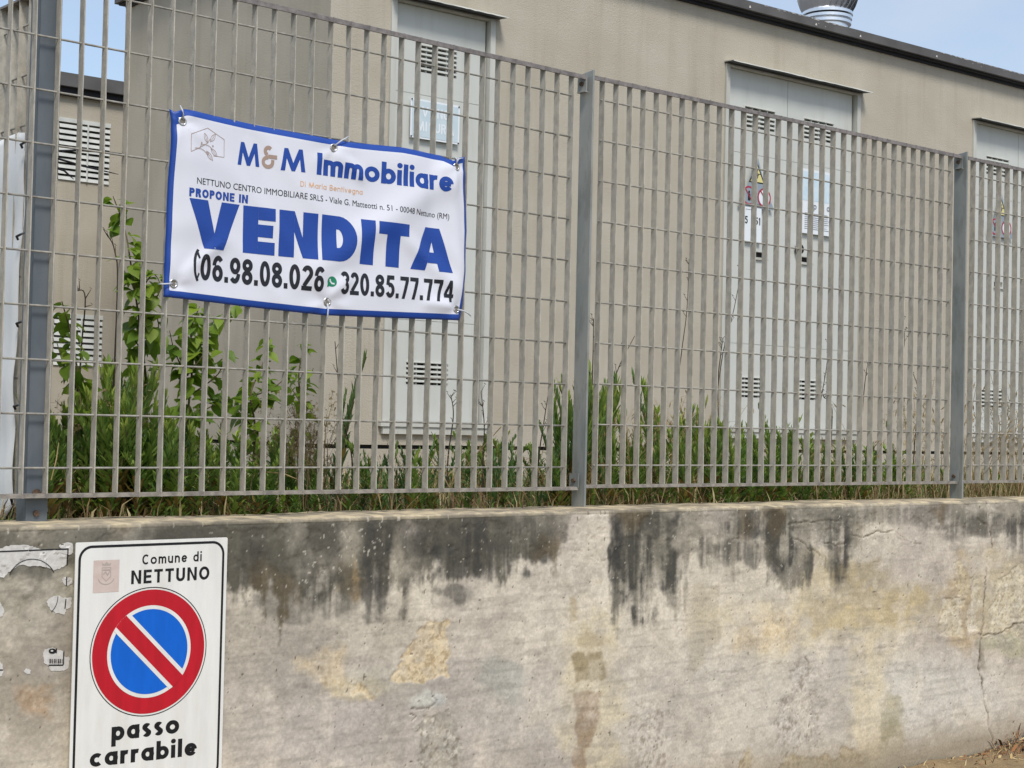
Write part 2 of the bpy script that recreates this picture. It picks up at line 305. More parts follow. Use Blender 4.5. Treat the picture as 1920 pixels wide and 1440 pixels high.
def stroke_faces(pts, t, closed):
    n = len(pts); P = [np.array(p, float) for p in pts]; Lq = []; Rq = []
    for i in range(n):
        if closed: a, b, c = P[i-1], P[i], P[(i+1) % n]
        else: a, b, c = P[max(i-1, 0)], P[i], P[min(i+1, n-1)]
        d1 = b-a; d2 = c-b
        if np.linalg.norm(d1) < 1e-9: d1 = d2
        if np.linalg.norm(d2) < 1e-9: d2 = d1
        d1 = d1/np.linalg.norm(d1); d2 = d2/np.linalg.norm(d2); n1 = np.array([-d1[1], d1[0]]); n2 = np.array([-d2[1], d2[0]])
        m = n1+n2; l = np.linalg.norm(m); m = n1 if l < .2 else m/l; k = t/2/max(.45, float(m@n1))
        Lq.append(b+m*k); Rq.append(b-m*k)
    F = []
    for i in range(n if closed else n-1):
        j = (i+1) % n; F.append([Lq[i], Rq[i], Rq[j], Lq[j]])
    return F
def text_polys(s, t, track=.12):
    """list of (layer, polygon) with capital height 1; total width"""
    out_ = []; x = 0
    for k, ch in enumerate(s):
        e, wd = glyph(ch, t)
        for li, sh in enumerate(e):
            if sh[0] == 'p': out_.append((li, [(p[0]+x, p[1]) for p in sh[1]]))
            else:
                for q in stroke_faces(sh[1], t, sh[0] == 'c'): out_.append((li, [(p[0]+x, p[1]) for p in q]))
        x += wd+track
    return out_, x-track
def flat_mesh(name, polys, place, mats, cut=0, layer=.0002):
    """polys in the (a,b) plane; place(a,b,depth) -> point"""
    bm = bmesh.new()
    for li, p in polys:
        vs = [bm.verts.new((q[0], -li*layer, q[1])) for q in p]
        try: bm.faces.new(vs)
        except ValueError: pass
    bm.normal_update(); bmesh.ops.triangulate(bm, faces=[f for f in bm.faces if len(f.verts) > 4])
    if cut:
        xs = [v.co.x for v in bm.verts]; zs = [v.co.z for v in bm.verts]
        for ax, lo, hi in ((0, min(xs), max(xs)), (2, min(zs), max(zs))):
            c = math.ceil(lo/cut)*cut
            while c < hi:
                co = (c, 0, 0) if ax == 0 else (0, 0, c); no = (1, 0, 0) if ax == 0 else (0, 0, 1)
                bmesh.ops.bisect_plane(bm, geom=bm.verts[:]+bm.edges[:]+bm.faces[:], plane_co=co, plane_no=no, dist=1e-6); c += cut
    for v in bm.verts: v.co = Vector(place(v.co.x, v.co.z, -v.co.y))
    me = bpy.data.meshes.new(name); bm.to_mesh(me); bm.free(); me.materials.append(mats); return me
def fit(polys, wd, x0, z0, x1, z1, h, shear=0):
    """baseline from (x0,z0) to (x1,z1), capital height h"""
    return [(li, [(x0+(x1-x0)*p[0]/wd+shear*p[1]*h, z0+(z1-z0)*p[0]/wd+p[1]*h) for p in q]) for li, q in polys]
def font_polys(s, bold=0.0):
    cu = bpy.data.curves.new('t', 'FONT'); cu.body = s; cu.size = 1; cu.offset = bold; cu.resolution_u = 3;
    o = bpy.data.objects.new('t', cu); col.objects.link(o); dg = bpy.context.evaluated_depsgraph_get(); me = bpy.data.meshes.new_from_object(o.evaluated_get(dg))
    vs = [v.co.copy() for v in me.vertices]; ps = [(0, [(vs[i].x, vs[i].y) for i in p.vertices]) for p in me.polygons]
    bpy.data.objects.remove(o); bpy.data.curves.remove(cu); bpy.data.meshes.remove(me)
    xs = [p[0] for _, q in ps for p in q]; mn = min(xs)
    return [(l, [(p[0]-mn, p[1]) for p in q]) for l, q in ps], max(xs)-mn
def disc(cx, cz, r, n=64): return [(cx+r*math.cos(2*PI*k/n), cz+r*math.sin(2*PI*k/n)) for k in range(n)]
def annulus(cx, cz, r0_, r1_, n=72):
    return [[(cx+a*math.cos(q), cz+a*math.sin(q)) for a, q in ((r0_, 2*PI*k/n), (r1_, 2*PI*k/n), (r1_, 2*PI*(k+1)/n), (r0_, 2*PI*(k+1)/n))] for k in range(n)]

# plate in the (u,z) plane facing -y with holes cut through, each hole with side walls and a dark back
def plate(mb, u0_, u1_, z0_, z1_, y, holes, depth=.02, mi=0, mw=0, mb_i=1, back=True):
    us = sorted({u0_, u1_} | {h[0] for h in holes} | {h[1] for h in holes}); zs = sorted({z0_, z1_} | {h[2] for h in holes} | {h[3] for h in holes})
    us = [q for q in us if u0_ <= q <= u1_]; zs = [q for q in zs if z0_ <= q <= z1_]
    for i in range(len(us)-1):
        a, b = us[i], us[i+1]; j = 0
        for j in range(len(zs)-1):
            c, d = zs[j], zs[j+1]; mu, mz = (a+b)/2, (c+d)/2
            if any(h[0] < mu < h[1] and h[2] < mz < h[3] for h in holes): continue
            mb.add([(a, y, c), (b, y, c), (b, y, d), (a, y, d)], [(0, 1, 2, 3)], mi)
    for h in holes:
        a, b, c, d = h[:4]; dp = h[4] if len(h) > 4 else depth; Y = y+dp
        mb.add([(a, y, c), (b, y, c), (b, y, d), (a, y, d), (a, Y, c), (b, Y, c), (b, Y, d), (a, Y, d)],
               [(0, 4, 5, 1), (1, 5, 6, 2), (2, 6, 7, 3), (3, 7, 4, 0)], mw)
        if back: mb.add([(a, Y, c), (b, Y, c), (b, Y, d), (a, Y, d)], [(0, 1, 2, 3)], mb_i if dp > .006 else mi)

# ================================================================== SETTING: street, yard ground
mb = MB(); mb.add([(-300, -300, -1.16), (300, -300, -1.16), (300, 300, -1.16), (-300, 300, -1.16)], [(0, 1, 2, 3)])
tag(mb.build('ground', m_road), 'grey brown asphalt street and land around the yard', kind='structure')
def bendY(X): return -0.0292*np.maximum(0, np.asarray(X)-1.86)
# pavement strip at the foot of the wall, uneven and dusty
nx, ny = 220, 40; X_, T_ = np.meshgrid(np.linspace(-2, 9, nx), np.linspace(0, 1, ny), indexing='ij')
Y_ = -0.16+bendY(X_)-T_*2.2; Z_ = -1.085+.03*fbm(X_*3, Y_*3, 3)+.035*np.exp(-((T_)/.06)**2)*fbm(X_*6, Y_*6, 5)
vs = np.stack([X_, Y_, Z_], -1).reshape(-1, 3); fs = [(i*ny+j, i*ny+j+1, (i+1)*ny+j+1, (i+1)*ny+j) for i in range(nx-1) for j in range(ny-1)]
me = bpy.data.meshes.new('pavement'); me.from_pydata(vs.tolist(), [], fs); me.materials.append(m_pave); me.polygons.foreach_set('use_smooth', [True]*len(fs))
tag(obj('pavement', me), 'dusty pavement edge at the foot of the stained wall', kind='structure')
def soilZ(X, Y): return -.092+.05*(fbm(np.asarray(X)*2.2, np.asarray(Y)*2.2, 21)-.5)+.03*(fbm(np.asarray(X)*14, np.asarray(Y)*14, 22)-.5)-.04*np.clip(.25-np.asarray(Y), 0, .25)/.25
nx, ny = 360, 150; X_, Y_ = np.meshgrid(np.linspace(-2.5, 11, nx), np.linspace(-.02, 6.6, ny), indexing='ij'); Y2 = Y_+bendY(X_)
vs = np.stack([X_, Y2, soilZ(X_, Y_)], -1).reshape(-1, 3); fs = [(i*ny+j, (i+1)*ny+j, (i+1)*ny+j+1, i*ny+j+1) for i in range(nx-1) for j in range(ny-1)]
me = bpy.data.meshes.new('yard_ground'); me.from_pydata(vs.tolist(), [], fs); me.materials.append(m_soil); me.polygons.foreach_set('use_smooth', [True]*len(fs))
tag(obj('yard_ground', me), 'earth of the raised yard behind the fence', kind='structure')

# ================================================================== BOUNDARY WALL
WALLY = -0.15; ZTOP = -0.062
def wall_px(X, Z):
    """where a point of the wall face falls when seen from the street (used to lay out its stains)"""
    d = np.stack([X-CAM[0], WALLY+bendY(X)-CAM[1]+0*X, Z-CAM[2]], -1); wq = d@fw
    return 960+F_PX*(d@rt)/wq, 720-F_PX*(d@up)/wq
def blob(px, py, cx, cy, rx, ry, soft=.35, wob=.5, sc=40, seed=0, p=2):
    n = (fbm(px/sc, py/sc, seed, 4)-.5)*2*wob
    d = (np.abs((px-cx)/rx)**p+np.abs((py-cy)/ry)**p)**(1/p)+n
    return 1-sst(1-soft, 1+soft, d)
def seg_d(px, py, pts):
    D = np.full(px.shape, 1e9)
    for (ax, ay), (bx, by) in zip(pts[:-1], pts[1:]):
        dx, dy = bx-ax, by-ay; t = np.clip(((px-ax)*dx+(py-ay)*dy)/(dx*dx+dy*dy), 0, 1); D = np.minimum(D, np.hypot(px-ax-t*dx, py-ay-t*dy))
    return D
def mixc(c, k, m): return c*(1-m[..., None])+np.array(k, float)*m[..., None]
CR = [[(1838, 972), (1856, 985), (1862, 1030)], [(1850, 1065), (1848, 1120), (1842, 1180), (1836, 1250), (1846, 1310), (1858, 1360), (1862, 1400)],
      [(1478, 984), (1515, 980), (1545, 974), (1575, 978)], [(1596, 1004), (1620, 1007), (1645, 998), (1676, 996)], [(1680, 998), (1700, 1015), (1732, 1021)],
      [(1838, 1189), (1880, 1186), (1905, 1172), (1930, 1168)], [(1488, 1012), (1510, 1018), (1518, 1034)], [(1548, 1018), (1566, 1026), (1580, 1018)], [(1536, 1040), (1524, 1030)], [(1372, 1012), (1385, 1013)],
      [(770, 1332), (800, 1330), (818, 1318), (812, 1300)], [(1108, 1042), (1125, 1050), (1140, 1047)], [(1290, 1258), (1370, 1262), (1430, 1246), (1480, 1238)], [(1640, 1218), (1700, 1212)],
      [(857, 1253), (862, 1262), (855, 1268)], [(880, 1318), (900, 1312)], [(690, 1318), (705, 1340)], [(640, 1176), (740, 1165), (850, 1158)], [(420, 1172), (480, 1168), (540, 1172)], [(1510, 1235), (1520, 1250)], [(765, 1340), (778, 1345), (772, 1352)]]
CRW = [1, 1, .8, .9, .5, .9, .9, .9, .9, .8, .8, .5, .35, .4, .5, .5, .5, .3, .3, .8, .8]
PEEL = [([(800, 1165), (835, 1160), (838, 1235), (845, 1262), (800, 1268), (735, 1282), (728, 1275), (745, 1240), (785, 1200)], 1),
        ([(785, 1340), (850, 1345), (868, 1470), (780, 1470)], 2), ([(1372, 1190), (1395, 1165), (1450, 1150), (1505, 1165), (1492, 1200), (1440, 1222), (1368, 1224)], 7),
        ([(1768, 1120), (1806, 1125), (1809, 1184), (1764, 1187)], 4), ([(1788, 1058), (1808, 1060), (1810, 1120), (1786, 1118)], 3), ([(1870, 1080), (1990, 1050), (1990, 1210), (1866, 1196), (1858, 1130)], 4), ([(1815, 1080), (1832, 1075), (1836, 1180), (1820, 1180)], 4),
        ([(1490, 1240), (1532, 1252), (1534, 1402), (1458, 1418), (1446, 1355), (1474, 1300)], 5), ([(1372, 1470), (1398, 1398), (1420, 1470)], 3), ([(1440, 1470), (1480, 1412), (1540, 1418), (1560, 1434), (1585, 1402), (1612, 1416), (1612, 1470)], 3),
        ([(1185, 1310), (1262, 1300), (1255, 1460), (1175, 1460)], 8), ([(550, 1235), (640, 1220), (648, 1295), (620, 1290), (560, 1262)], 7), ([(652, 1278), (705, 1298), (700, 1312), (658, 1300)], 1), ([(30, 1290), (96, 1285), (90, 1345), (40, 1340)], 6), ([(1548, 992), (1578, 1000), (1576, 1024), (1556, 1022), (1546, 1010)], 2)]
def poly_sd(px, py, pts):
    D = seg_d(px, py, pts+[pts[0]]); ins = np.zeros(px.shape, bool); n = len(pts)
    for i in range(n):
        (ax, ay), (bx, by) = pts[i], pts[(i+1) % n]
        if ay == by: continue
        c = ((ay > py) != (by > py)) & (px < (bx-ax)*(py-ay)/(by-ay)+ax); ins ^= c
    return np.where(ins, -D, D)
_wc = {}
def warp(px, py, k):
    key = (k, px.shape)
    if key not in _wc:
        if k == 0: _wc[key] = (px+16*(fbm(px/22, py/22, 60, 5, .6)-.5), py+16*(fbm(px/22, py/22, 70, 5, .6)-.5))
        else: _wc[key] = (px+44*(fbm(px/36, py/36, 61, 5, .62)-.5), py+44*(fbm(px/36, py/36, 71, 5, .62)-.5))
    return _wc[key]
def peel_mask(px, py):
    wx, wy = warp(px, py, 1); out_ = []
    for pts, ty in PEEL:
        sf = 2.2 if ty in (1, 2, 3, 4) else 12
        out_.append((1-sst(-sf, sf, poly_sd(wx, wy, pts)), ty))
    return out_
def wall_disp(X, Z):
    """outward displacement of the render coat in metres"""
    px, py = wall_px(X, Z)
    d = .005*(fbm(X*2.5, Z*2.5, 1)-.5)+.0018*(fbm(X*9, Z*14, 2)-.5)+.0008*(fbm(X*40, Z*90, 3, 3)-.5)
    left = 1-sst(.0, .45, X)
    d = d*(1-.6*left)
    for m, ty in peel_mask(px, py):
        rough = .0035*(fbm(X*70, Z*70, 7, 4, .6)-.5)
        d = d-m*{1: .0022, 2: .0018, 3: .0025, 4: .003, 5: .0026, 6: .0006, 7: .0006, 8: .0004}[ty]+m*rough*(1.0 if ty in (1, 2, 4, 5) else .45)
    wx, wy = warp(px, py, 0)
    for k, c in enumerate(CR):
        D = seg_d(wx, wy, c); q = CRW[k]; d = d-.004*q*np.exp(-(D/(.9*q+.3))**2)+.0008*q*np.exp(-((D-4)/4)**2)
    pit = vnoise(X*120, Z*120, 91); d = d-.003*sst(.968, .995, pit)
    # flaking crust near the top dark zone
    fl = fbm(X*22, Z*30, 33); d = d-.002*sst(.56, .6, fl)*sst(-.32, -.1, Z)
    return d
def wall_col(X, Z):
    px, py = wall_px(X, Z)
    n1 = fbm(X*3, Z*3, 10); n2 = fbm(X*14, Z*18, 11); n3 = fbm(X*60, Z*90, 12, 3); st = fbm(X*45, Z*3.2, 13); st2 = fbm(X*16, Z*1.6, 15)
    c = mixc(np.zeros(px.shape+(3,))+np.array([182, 171, 156.]), [203, 192, 172], sst(.35, .65, n1))
    c = mixc(c, [168, 159, 150], .75*blob(px, py, 850, 1370, 260, 120, .6, .5, 120, 4)); c = mixc(c, [172, 163, 155], .6*blob(px, py, 560, 1330, 170, 130, .6, .4, 90, 5))
    c = mixc(c, [196, 190, 178], .5*blob(px, py, 1400, 1330, 420, 110, .5, .4, 90, 6)); c = mixc(c, [206, 196, 178], .6*blob(px, py, 1080, 1140, 200, 130, .5, .5, 80, 8))
    c = mixc(c, [205, 200, 188], .6*blob(px, py, 1760, 1330, 170, 90, .5, .4, 70, 9))
    c = mixc(c, [148, 138, 122], .8*blob(px, py, 30, 1230, 150, 190, .5, .3, 60, 10)); c = mixc(c, [112, 108, 92], .75*blob(px, py, 40, 1075, 120, 75, .5, .6, 30, 11))
    c = mixc(c, [150, 142, 128], .55*blob(px, py, 560, 1180, 190, 90, .5, .5, 50, 12))
    # yellow and ochre patches, cream repairs
    for cx, cy, rx, ry, k, a in ((1110, 1330, 60, 190, (210, 196, 160), .6), (1110, 1202, 24, 20, (166, 150, 118), .6),
                                 (1480, 1170, 150, 50, (208, 194, 162), .6), (1650, 1140, 90, 50, (196, 182, 148), .6), (1710, 1130, 60, 36, (170, 156, 128), .7), (1880, 1120, 80, 80, (184, 168, 134), .6), (1800, 1140, 34, 80, (172, 148, 110), .6),
                                 (1540, 1100, 60, 60, (200, 184, 146), .6), (1625, 1075, 40, 30, (168, 152, 118), .7), (1630, 1330, 40, 160, (212, 196, 160), .6), (1676, 1380, 22, 46, (160, 150, 122), .75), 
                                 (660, 1290, 60, 20, (216, 196, 150), .6),  (655, 1080, 26, 50, (120, 96, 58), .7), (720, 1280, 90, 30, (176, 170, 152), .6), (815, 1310, 26, 14, (186, 186, 178), .9), (940, 1270, 44, 44, (160, 160, 150), .6), (1900, 1205, 40, 24, (176, 168, 136), .8)):
        c = mixc(c, k, a*blob(px, py, cx, cy, rx, ry, .35, .6, 28, int(cx) % 50))
    for m, ty in peel_mask(px, py):
        k = {1: (218, 196, 156), 2: (158, 152, 138), 3: (190, 174, 140), 4: (204, 192, 164), 5: (182, 174, 162), 6: (178, 146, 112), 7: (216, 194, 156), 8: (182, 173, 162)}[ty]
        c = mixc(c, k, {1: .8, 2: .7, 3: .75, 4: .8, 5: .7, 6: .6, 7: .65, 8: .35}[ty]*m); g = sst(.52, .66, fbm(X*85, Z*85, 17, 4, .6)); c = mixc(c, [k[0]*.66, k[1]*.62, k[2]*.56], {7: .25, 6: .3}.get(ty, .5)*m*g); g2 = sst(.56, .68, fbm(X*70+5, Z*70, 18, 4, .6)); c = mixc(c, [224, 217, 200], (.5 if ty in (2, 4, 5, 8) else .2)*m*g2)
    for pts, k, a_ in (([(768, 1316), (800, 1288), (816, 1304), (808, 1326), (765, 1330)], (194, 191, 178), .85), ([(1520, 1130), (1600, 1106), (1720, 1106), (1744, 1130), (1700, 1180), (1640, 1172), (1530, 1192)], (190, 170, 128), .6), ([(1648, 1290), (1690, 1310), (1690, 1380), (1650, 1380)], (160, 152, 126), .6),
                       ([(1074, 1225), (1128, 1220), (1140, 1270), (1076, 1282)], (148, 133, 102), .85), ([(1078, 1300), (1128, 1298), (1118, 1372), (1106, 1400), (1080, 1400)], (146, 124, 98), .9), ([(1076, 1405), (1096, 1400), (1098, 1470), (1074, 1470)], (152, 128, 102), .85), ([(1066, 1120), (1080, 1118), (1084, 1165), (1068, 1166)], (178, 162, 132), .8), ([(1545, 1060), (1600, 1070), (1610, 1100), (1560, 1110)], (176, 160, 126), .5), ([(1600, 1056), (1650, 1052), (1640, 1085), (1604, 1086)], (164, 148, 116), .7), ([(1835, 1190), (1900, 1190), (1905, 1220), (1838, 1215)], (166, 160, 136), .6), ([(1836, 1195), (1850, 1195), (1848, 1250), (1836, 1250)], (136, 126, 110), .6),
                       ([(1285, 1090), (1350, 1090), (1345, 1190), (1300, 1270), (1280, 1200)], (176, 164, 138), .5)):
        wx, wy = warp(px, py, 0 if pts[0][0] < 1100 else 1); c = mixc(c, k, a_*(1-sst(-4, 3, poly_sd(wx, wy, pts))))
    # mottling of the old render: grey washes, cream bloom, trowel scratches
    mo = fbm(X*8, Z*10, 61, 6, .6); c = mixc(c, [162, 153, 140], .35*sst(.52, .66, mo)); mo2 = fbm(X*11+3, Z*9, 62, 6, .6); c = mixc(c, [214, 203, 184], .42*sst(.53, .68, mo2))
    mo3 = fbm(X*30, Z*34, 63, 5, .65); c = mixc(c, [140, 130, 116], .22*sst(.55, .70, mo3)); mo4 = fbm(X*26+9, Z*30, 64, 5, .65); c = mixc(c, [222, 212, 194], .22*sst(.56, .70, mo4))
    c = c*(1+.10*(n2-.5)[..., None]+.12*(n3-.5)[..., None])
    tr = sst(.55, .75, fbm(X*7, Z*80, 19, 3)); c = c*(1-.07*tr[..., None])
    # black weathering below the coping
    low = np.interp(px, [-80, 130, 300, 430, 520, 600, 660, 740, 800, 900, 960, 1040, 1075, 1140, 1150, 1280, 1300, 1420, 1450, 1600, 1640, 1860, 1990, 2400],
                    [1080, 1060, 1100, 1100, 1150, 1140, 1130, 1120, 1105, 1085, 1078, 1060, 960, 955, 1150, 1130, 1055, 1060, 1100, 1075, 975, 1000, 990, 1000])
    top = 985-.03*px; dd = (py-top)/np.maximum(low-top, 5)
    n5 = fbm(X*24, Z*18, 65, 6, .65); dk = (1-sst(.62, 1.10, dd+(st-.5)*.8+(n2-.5)*.5+(n5-.5)*1.1))
    amt = np.interp(px, [-80, 130, 300, 430, 560, 900, 1040, 1075, 1140, 1155, 1270, 1285, 1400, 1440, 1500, 1600, 1640, 1860, 2400], [.55, .5, .78, .84, .84, .84, .55, .10, .08, .55, .52, .38, .52, .6, .5, .42, .18, .38, .38])
    patch = np.clip(np.where(px < 1065, .86, .60)+1.7*(fbm(X*13, Z*10, 23, 6, .6)-.46), 0, 1)
    c = mixc(c, [82, 78, 68], np.clip(dk*amt*patch*1.25, 0, .95))
    for cx, cy, rx, ry, a in ((1152, 1050, 10, 95, .9), (1196, 1060, 30, 100, .95), (1256, 1068, 16, 62, .95), (1180, 1010, 26, 46, .8), (1225, 980, 50, 22, .8), (1466, 1030, 24, 60, .9), (1430, 985, 60, 34, .75), (1517, 1050, 7, 40, .75), (1574, 1050, 15, 50, .8), (1570, 1000, 30, 30, .55), (1400, 1040, 60, 20, .55), (1320, 1030, 10, 30, .5), (590, 1120, 90, 40, .35), (700, 1120, 24, 60, .6),
                              (900, 1045, 90, 36, .75), (950, 1000, 90, 30, .6), (760, 1010, 100, 30, .5), (850, 1110, 36, 20, .5), (700, 1040, 30, 70, .5), (1015, 1030, 20, 22, .7), (480, 1060, 80, 40, .5), (1700, 966, 130, 18, .35), (1842, 985, 60, 26, .5), (1920, 1000, 40, 40, .5), (60, 1060, 60, 24, .4)):
        b = blob(px, py, cx, cy, rx, ry, .35, .8, 22, int(cx+cy) % 60)*np.clip(.72+2.6*(n5-.5)+2.4*(fbm(X*60, Z*5, 67, 4)-.5), 0, 1)
        c = mixc(c, [62, 60, 55], a*np.clip(b*1.1, 0, 1))
    c = mixc(c, [112, 108, 92], .28*dk*sst(.5, .7, st2)); c = mixc(c, [96, 78, 52], .4*dk*sst(.56, .7, fbm(X*5, Z*4, 26)))
    spk = blob(px, py, 700, 1010, 60, 50, .5, .6, 30, 5)+blob(px, py, 610, 1080, 50, 60, .5, .6, 30, 6)+.25; c = mixc(c, [200, 193, 176], .75*sst(.775, .83, fbm(X*120, Z*120, 27, 3)-.025+.07*np.clip(spk-.3, 0, 1)+.03*sst(-.12, -.065, Z))*sst(.05, .5, dk))     # pale specks of lost crust
    c = mixc(c, [186, 176, 156], .55*blob(px, py, 660, 1020, 22, 40, .4, .4, 20, 3)); c = mixc(c, [178, 168, 148], .5*blob(px, py, 745, 1060, 12, 50, .4, .4, 20, 2))
    # top edge: bleached lip then dark line
    lip = np.abs(py-(988-.035*px)); c = mixc(c, [176, 164, 136], .6*(1-sst(2, 9, lip+6*(n2-.5)))*sst(.3, .5, n1))
    wx, wy = warp(px, py, 0)
    for k, q in enumerate(CR):
        D = seg_d(wx, wy, q); gate = .35+.65*sst(.35, .6, fbm(px/9, py/9, 66, 2)); c = mixc(c, [88, 78, 64], .85*CRW[k]*gate*np.exp(-(D/(.8*CRW[k]+.35))**2))
    pit = vnoise(X*120, Z*120, 91); c = mixc(c, [84, 76, 64], .8*sst(.955, .985, pit))
    pit2 = vnoise(X*70, Z*70, 95); c = mixc(c, [78, 70, 60], .85*sst(.975, .992, pit2))
    # damp dirt along the foot
    ft = sst(-.86, -1.06, Z+.05*(n2-.5)); c = mixc(c, [120, 104, 80], .6*ft)
    c = mixc(c, [150, 140, 120], .5*(1-sst(0, 60, np.abs(py-(1452-.04*(px-1500))))) * sst(1350, 1500, px))
    return c
def build_wall():
    a = np.concatenate([np.arange(-2.2, -.35, .03), np.arange(-.35, 1.6, .0034), np.arange(1.6, 3.0, .0045), np.arange(3.0, 4.7, .0062), np.arange(4.7, 10.5, .04)])
    zz = np.concatenate([np.arange(-1.16, -.80, .0055), np.arange(-.80, ZTOP-.012, .0038)])
    n = len(a); rows = []
    X, Z = np.meshgrid(a, zz, indexing='ij')
    D = wall_disp(X, Z); C = wall_col(X, Z)
    global _WA, _WZ, _WD
    _WA, _WZ, _WD = a, zz, D
    edge = .006*(fbm(a*9, a*0, 51)-.5)+.010*(fbm(a*3, a*0, 52)-.5)
    top_prof = [(0, .0, -.010), (.0025, .0, -.005), (.006, .0, -.0015), (.012, .0, .0003), (.03, 0, .001), (.055, 0, .0015), (.09, 0, .002), (.12, 0, .002), (.16, 0, .001), (.20, 0, -.001), (.26, 0, -.002)]
    Yf = WALLY+bendY(X)-D; P = np.stack([X, Yf, Z], -1)
    # crumble of the arris
    P[:, -1, 1] += .002*fbm(a*60, a*0, 53)
    PT = []; CT = []
    ct = np.array([188, 172, 140.])
    for k, (dy, _, dz) in enumerate(top_prof):
        z = ZTOP+dz+edge*min(1, k/3)+.004*(fbm(a*30, a*0+dy*40, 54)-.5)*min(1, k/2); y = WALLY+bendY(a)-D[:, -1]+dy+(.003*(fbm(a*25, a*0+k, 55)-.5))
        PT.append(np.stack([a, y, z], -1))
        nn = fbm(a*30, a*0+dy*60, 56)
        q = mixc(np.zeros((n, 3))+ct, [150, 138, 118], sst(.4, .65, nn)); q = mixc(q, [112, 104, 90], .7*sst(.52, .66, fbm(a*9, a*0+dy*20, 57)))
        if k < 2: q = q*.5+C[:, -1]*.5
        CT.append(q)
    P = np.concatenate([P, np.stack(PT, 1)], 1); C = np.concatenate([C, np.stack(CT, 1)], 1)
    m = P.shape[1]; idx = np.arange(n*m).reshape(n, m)
    F = np.stack([idx[:-1, :-1], idx[1:, :-1], idx[1:, 1:], idx[:-1, 1:]], -1).reshape(-1, 4)
    V = P.reshape(-1, 3); nv = len(V)
    # back and ends
    me = bpy.data.meshes.new('boundary_wall')
    me.vertices.add(nv); me.vertices.foreach_set('co', V.astype(np.float32).ravel())
    me.loops.add(len(F)*4); me.loops.foreach_set('vertex_index', F.astype(np.int32).ravel())
    me.polygons.add(len(F)); me.polygons.foreach_set('loop_start', np.arange(0, len(F)*4, 4, dtype=np.int32)); me.polygons.foreach_set('loop_total', np.full(len(F), 4, dtype=np.int32))
    me.polygons.foreach_set('use_smooth', [True]*len(F))
    me.update(calc_edges=True)
    s = np.clip(C*1.045+3, 0, 255)/255; l = np.where(s <= .04045, s/12.92, ((s+.055)/1.055)**2.4)
    at = me.color_attributes.new('tint', 'FLOAT_COLOR', 'POINT'); at.data.foreach_set('color', np.concatenate([l.reshape(-1, 3), np.ones((nv, 1))], 1).astype(np.float32).ravel())
    me.materials.append(m_wall); o = obj('boundary_wall', me)
    b = MB(); b.box(-2.2, 10.5, -.02, .10, -1.16, ZTOP-.02); bk = b.build('wall_core', m_road, o)
    # follow the bend
    for v in bk.data.vertices:
        if v.co.x > 5: v.co.y += float(bendY(10.5))
    return tag(o, 'low cement rendered wall with black weathering stains, cracks and peeled patches', 'wall')
boundary_wall = build_wall()
def wallface(X, Z):
    i = min(max(int(np.searchsorted(_WA, X)), 1), len(_WA)-1); j = min(max(int(np.searchsorted(_WZ, Z)), 1), len(_WZ)-1)
    return WALLY+float(bendY(X))-float(_WD[i, j])

# ================================================================== FENCE
P, R = .0618, .132
BT = .0028; BD = .0125; FH = 1.326
def bar_mesh(seed):
    """flat bar on edge, slightly corroded outline"""
    mbx = MB(); zs = np.linspace(.004, FH-.006, 24); rr = np.random.default_rng(seed); vs = []
    for z in zs:
        a = rr.normal(0, .00035, 4); vs += [(-BT/2+a[0], -BD+a[1], z), (BT/2+a[2], -BD+a[3], z), (BT/2+a[2], BD, z), (-BT/2+a[0], BD, z)]
    fs = [(i*4+k, i*4+(k+1) % 4, (i+1)*4+(k+1) % 4, (i+1)*4+k) for i in range(len(zs)-1) for k in range(4)]
    mbx.add(vs, fs); return mbx.mesh('bar', m_bar)
BARS = [bar_mesh(s) for s in range(5)]
def rod_mesh(x0, x1):
    b = MB(); b.tube([(x0, 0, 0), ((x0+x1)/2, 0, 0), (x1, 0, 0)], .0028, 8); return b.mesh('rod', m_rod, True)
def panel(fence, loc, rz, i0, i1, h=FH, tabs=(0, 1), xe=(-.03, .05)):
    x0, x1 = i0*P, i1*P; b = MB(); X0, X1 = x0+xe[0], x1+xe[1]
    b.box(X0, X1, -BD-.001, BD+.001, h-.006, h)
    b.box(X0, X1, -BD-.0015, -BD+.004, h-.0135, h-.006)
    c = MB(); c.box(X0, X1, -BD-.001, BD+.001, -.003, .0035); c.box(X0, X1, -BD-.0015, -BD+.003, -.0065, -.003)
    for i in range(i0, i1+1):                                   # weld blobs
        c.box(i*P-.003, i*P+.003, -BD-.0022, -BD+.004, -.0072, .0042); b.box(i*P-.0028, i*P+.0028, -BD-.0022, -BD+.004, h-.0142, h+.0006)
    pn = bpy.data.objects.new('fence_panel', None); col.objects.link(pn); pn.parent = fence; pn.location = loc; pn.rotation_euler = (0, 0, rz)
    b.build('top_rail', m_toprail, pn); c.build('bottom_rail', m_rail, pn)
    for i in range(i0, i1+1):
        o = obj('bar', BARS[random.randrange(5)], pn, (i*P, 0, 0)); o.scale = (1, 1, h/FH)
    rm = rod_mesh(x0-.006, x1+.006)
    for j in range(10):
        if R/2+R*j < h-.02: obj('rod', rm, pn, (0, 0, R/2+R*j-(FH-h)))
    if tabs[1]:
        for z0, z1, zf in ((h-.052, h-.001, h-.052), (.001, .046, .040)):
            t = MB(); t.box(X1-.0035, X1, -BD-.004, BD+.012, z0, z1)
            if z1 > h-.01: t.box(X1-.012, X1+.004, -BD-.006, BD+.006, z0-.003, z0)
            tb = t.build('bracket', m_galv, pn)
            t2 = MB(); t2.tube([(X1-.0115, .002, (z0+z1)/2), (X1-.0030, .002, (z0+z1)/2)], .0075, 6); pn2 = t2.build('bolt', m_rust, pn)
    return pn
fence = empty('fence', (0, 0, 0), label='galvanised steel grating fence of tall flat bars along the top of the stained wall', cat='fence')
B1 = -.0292
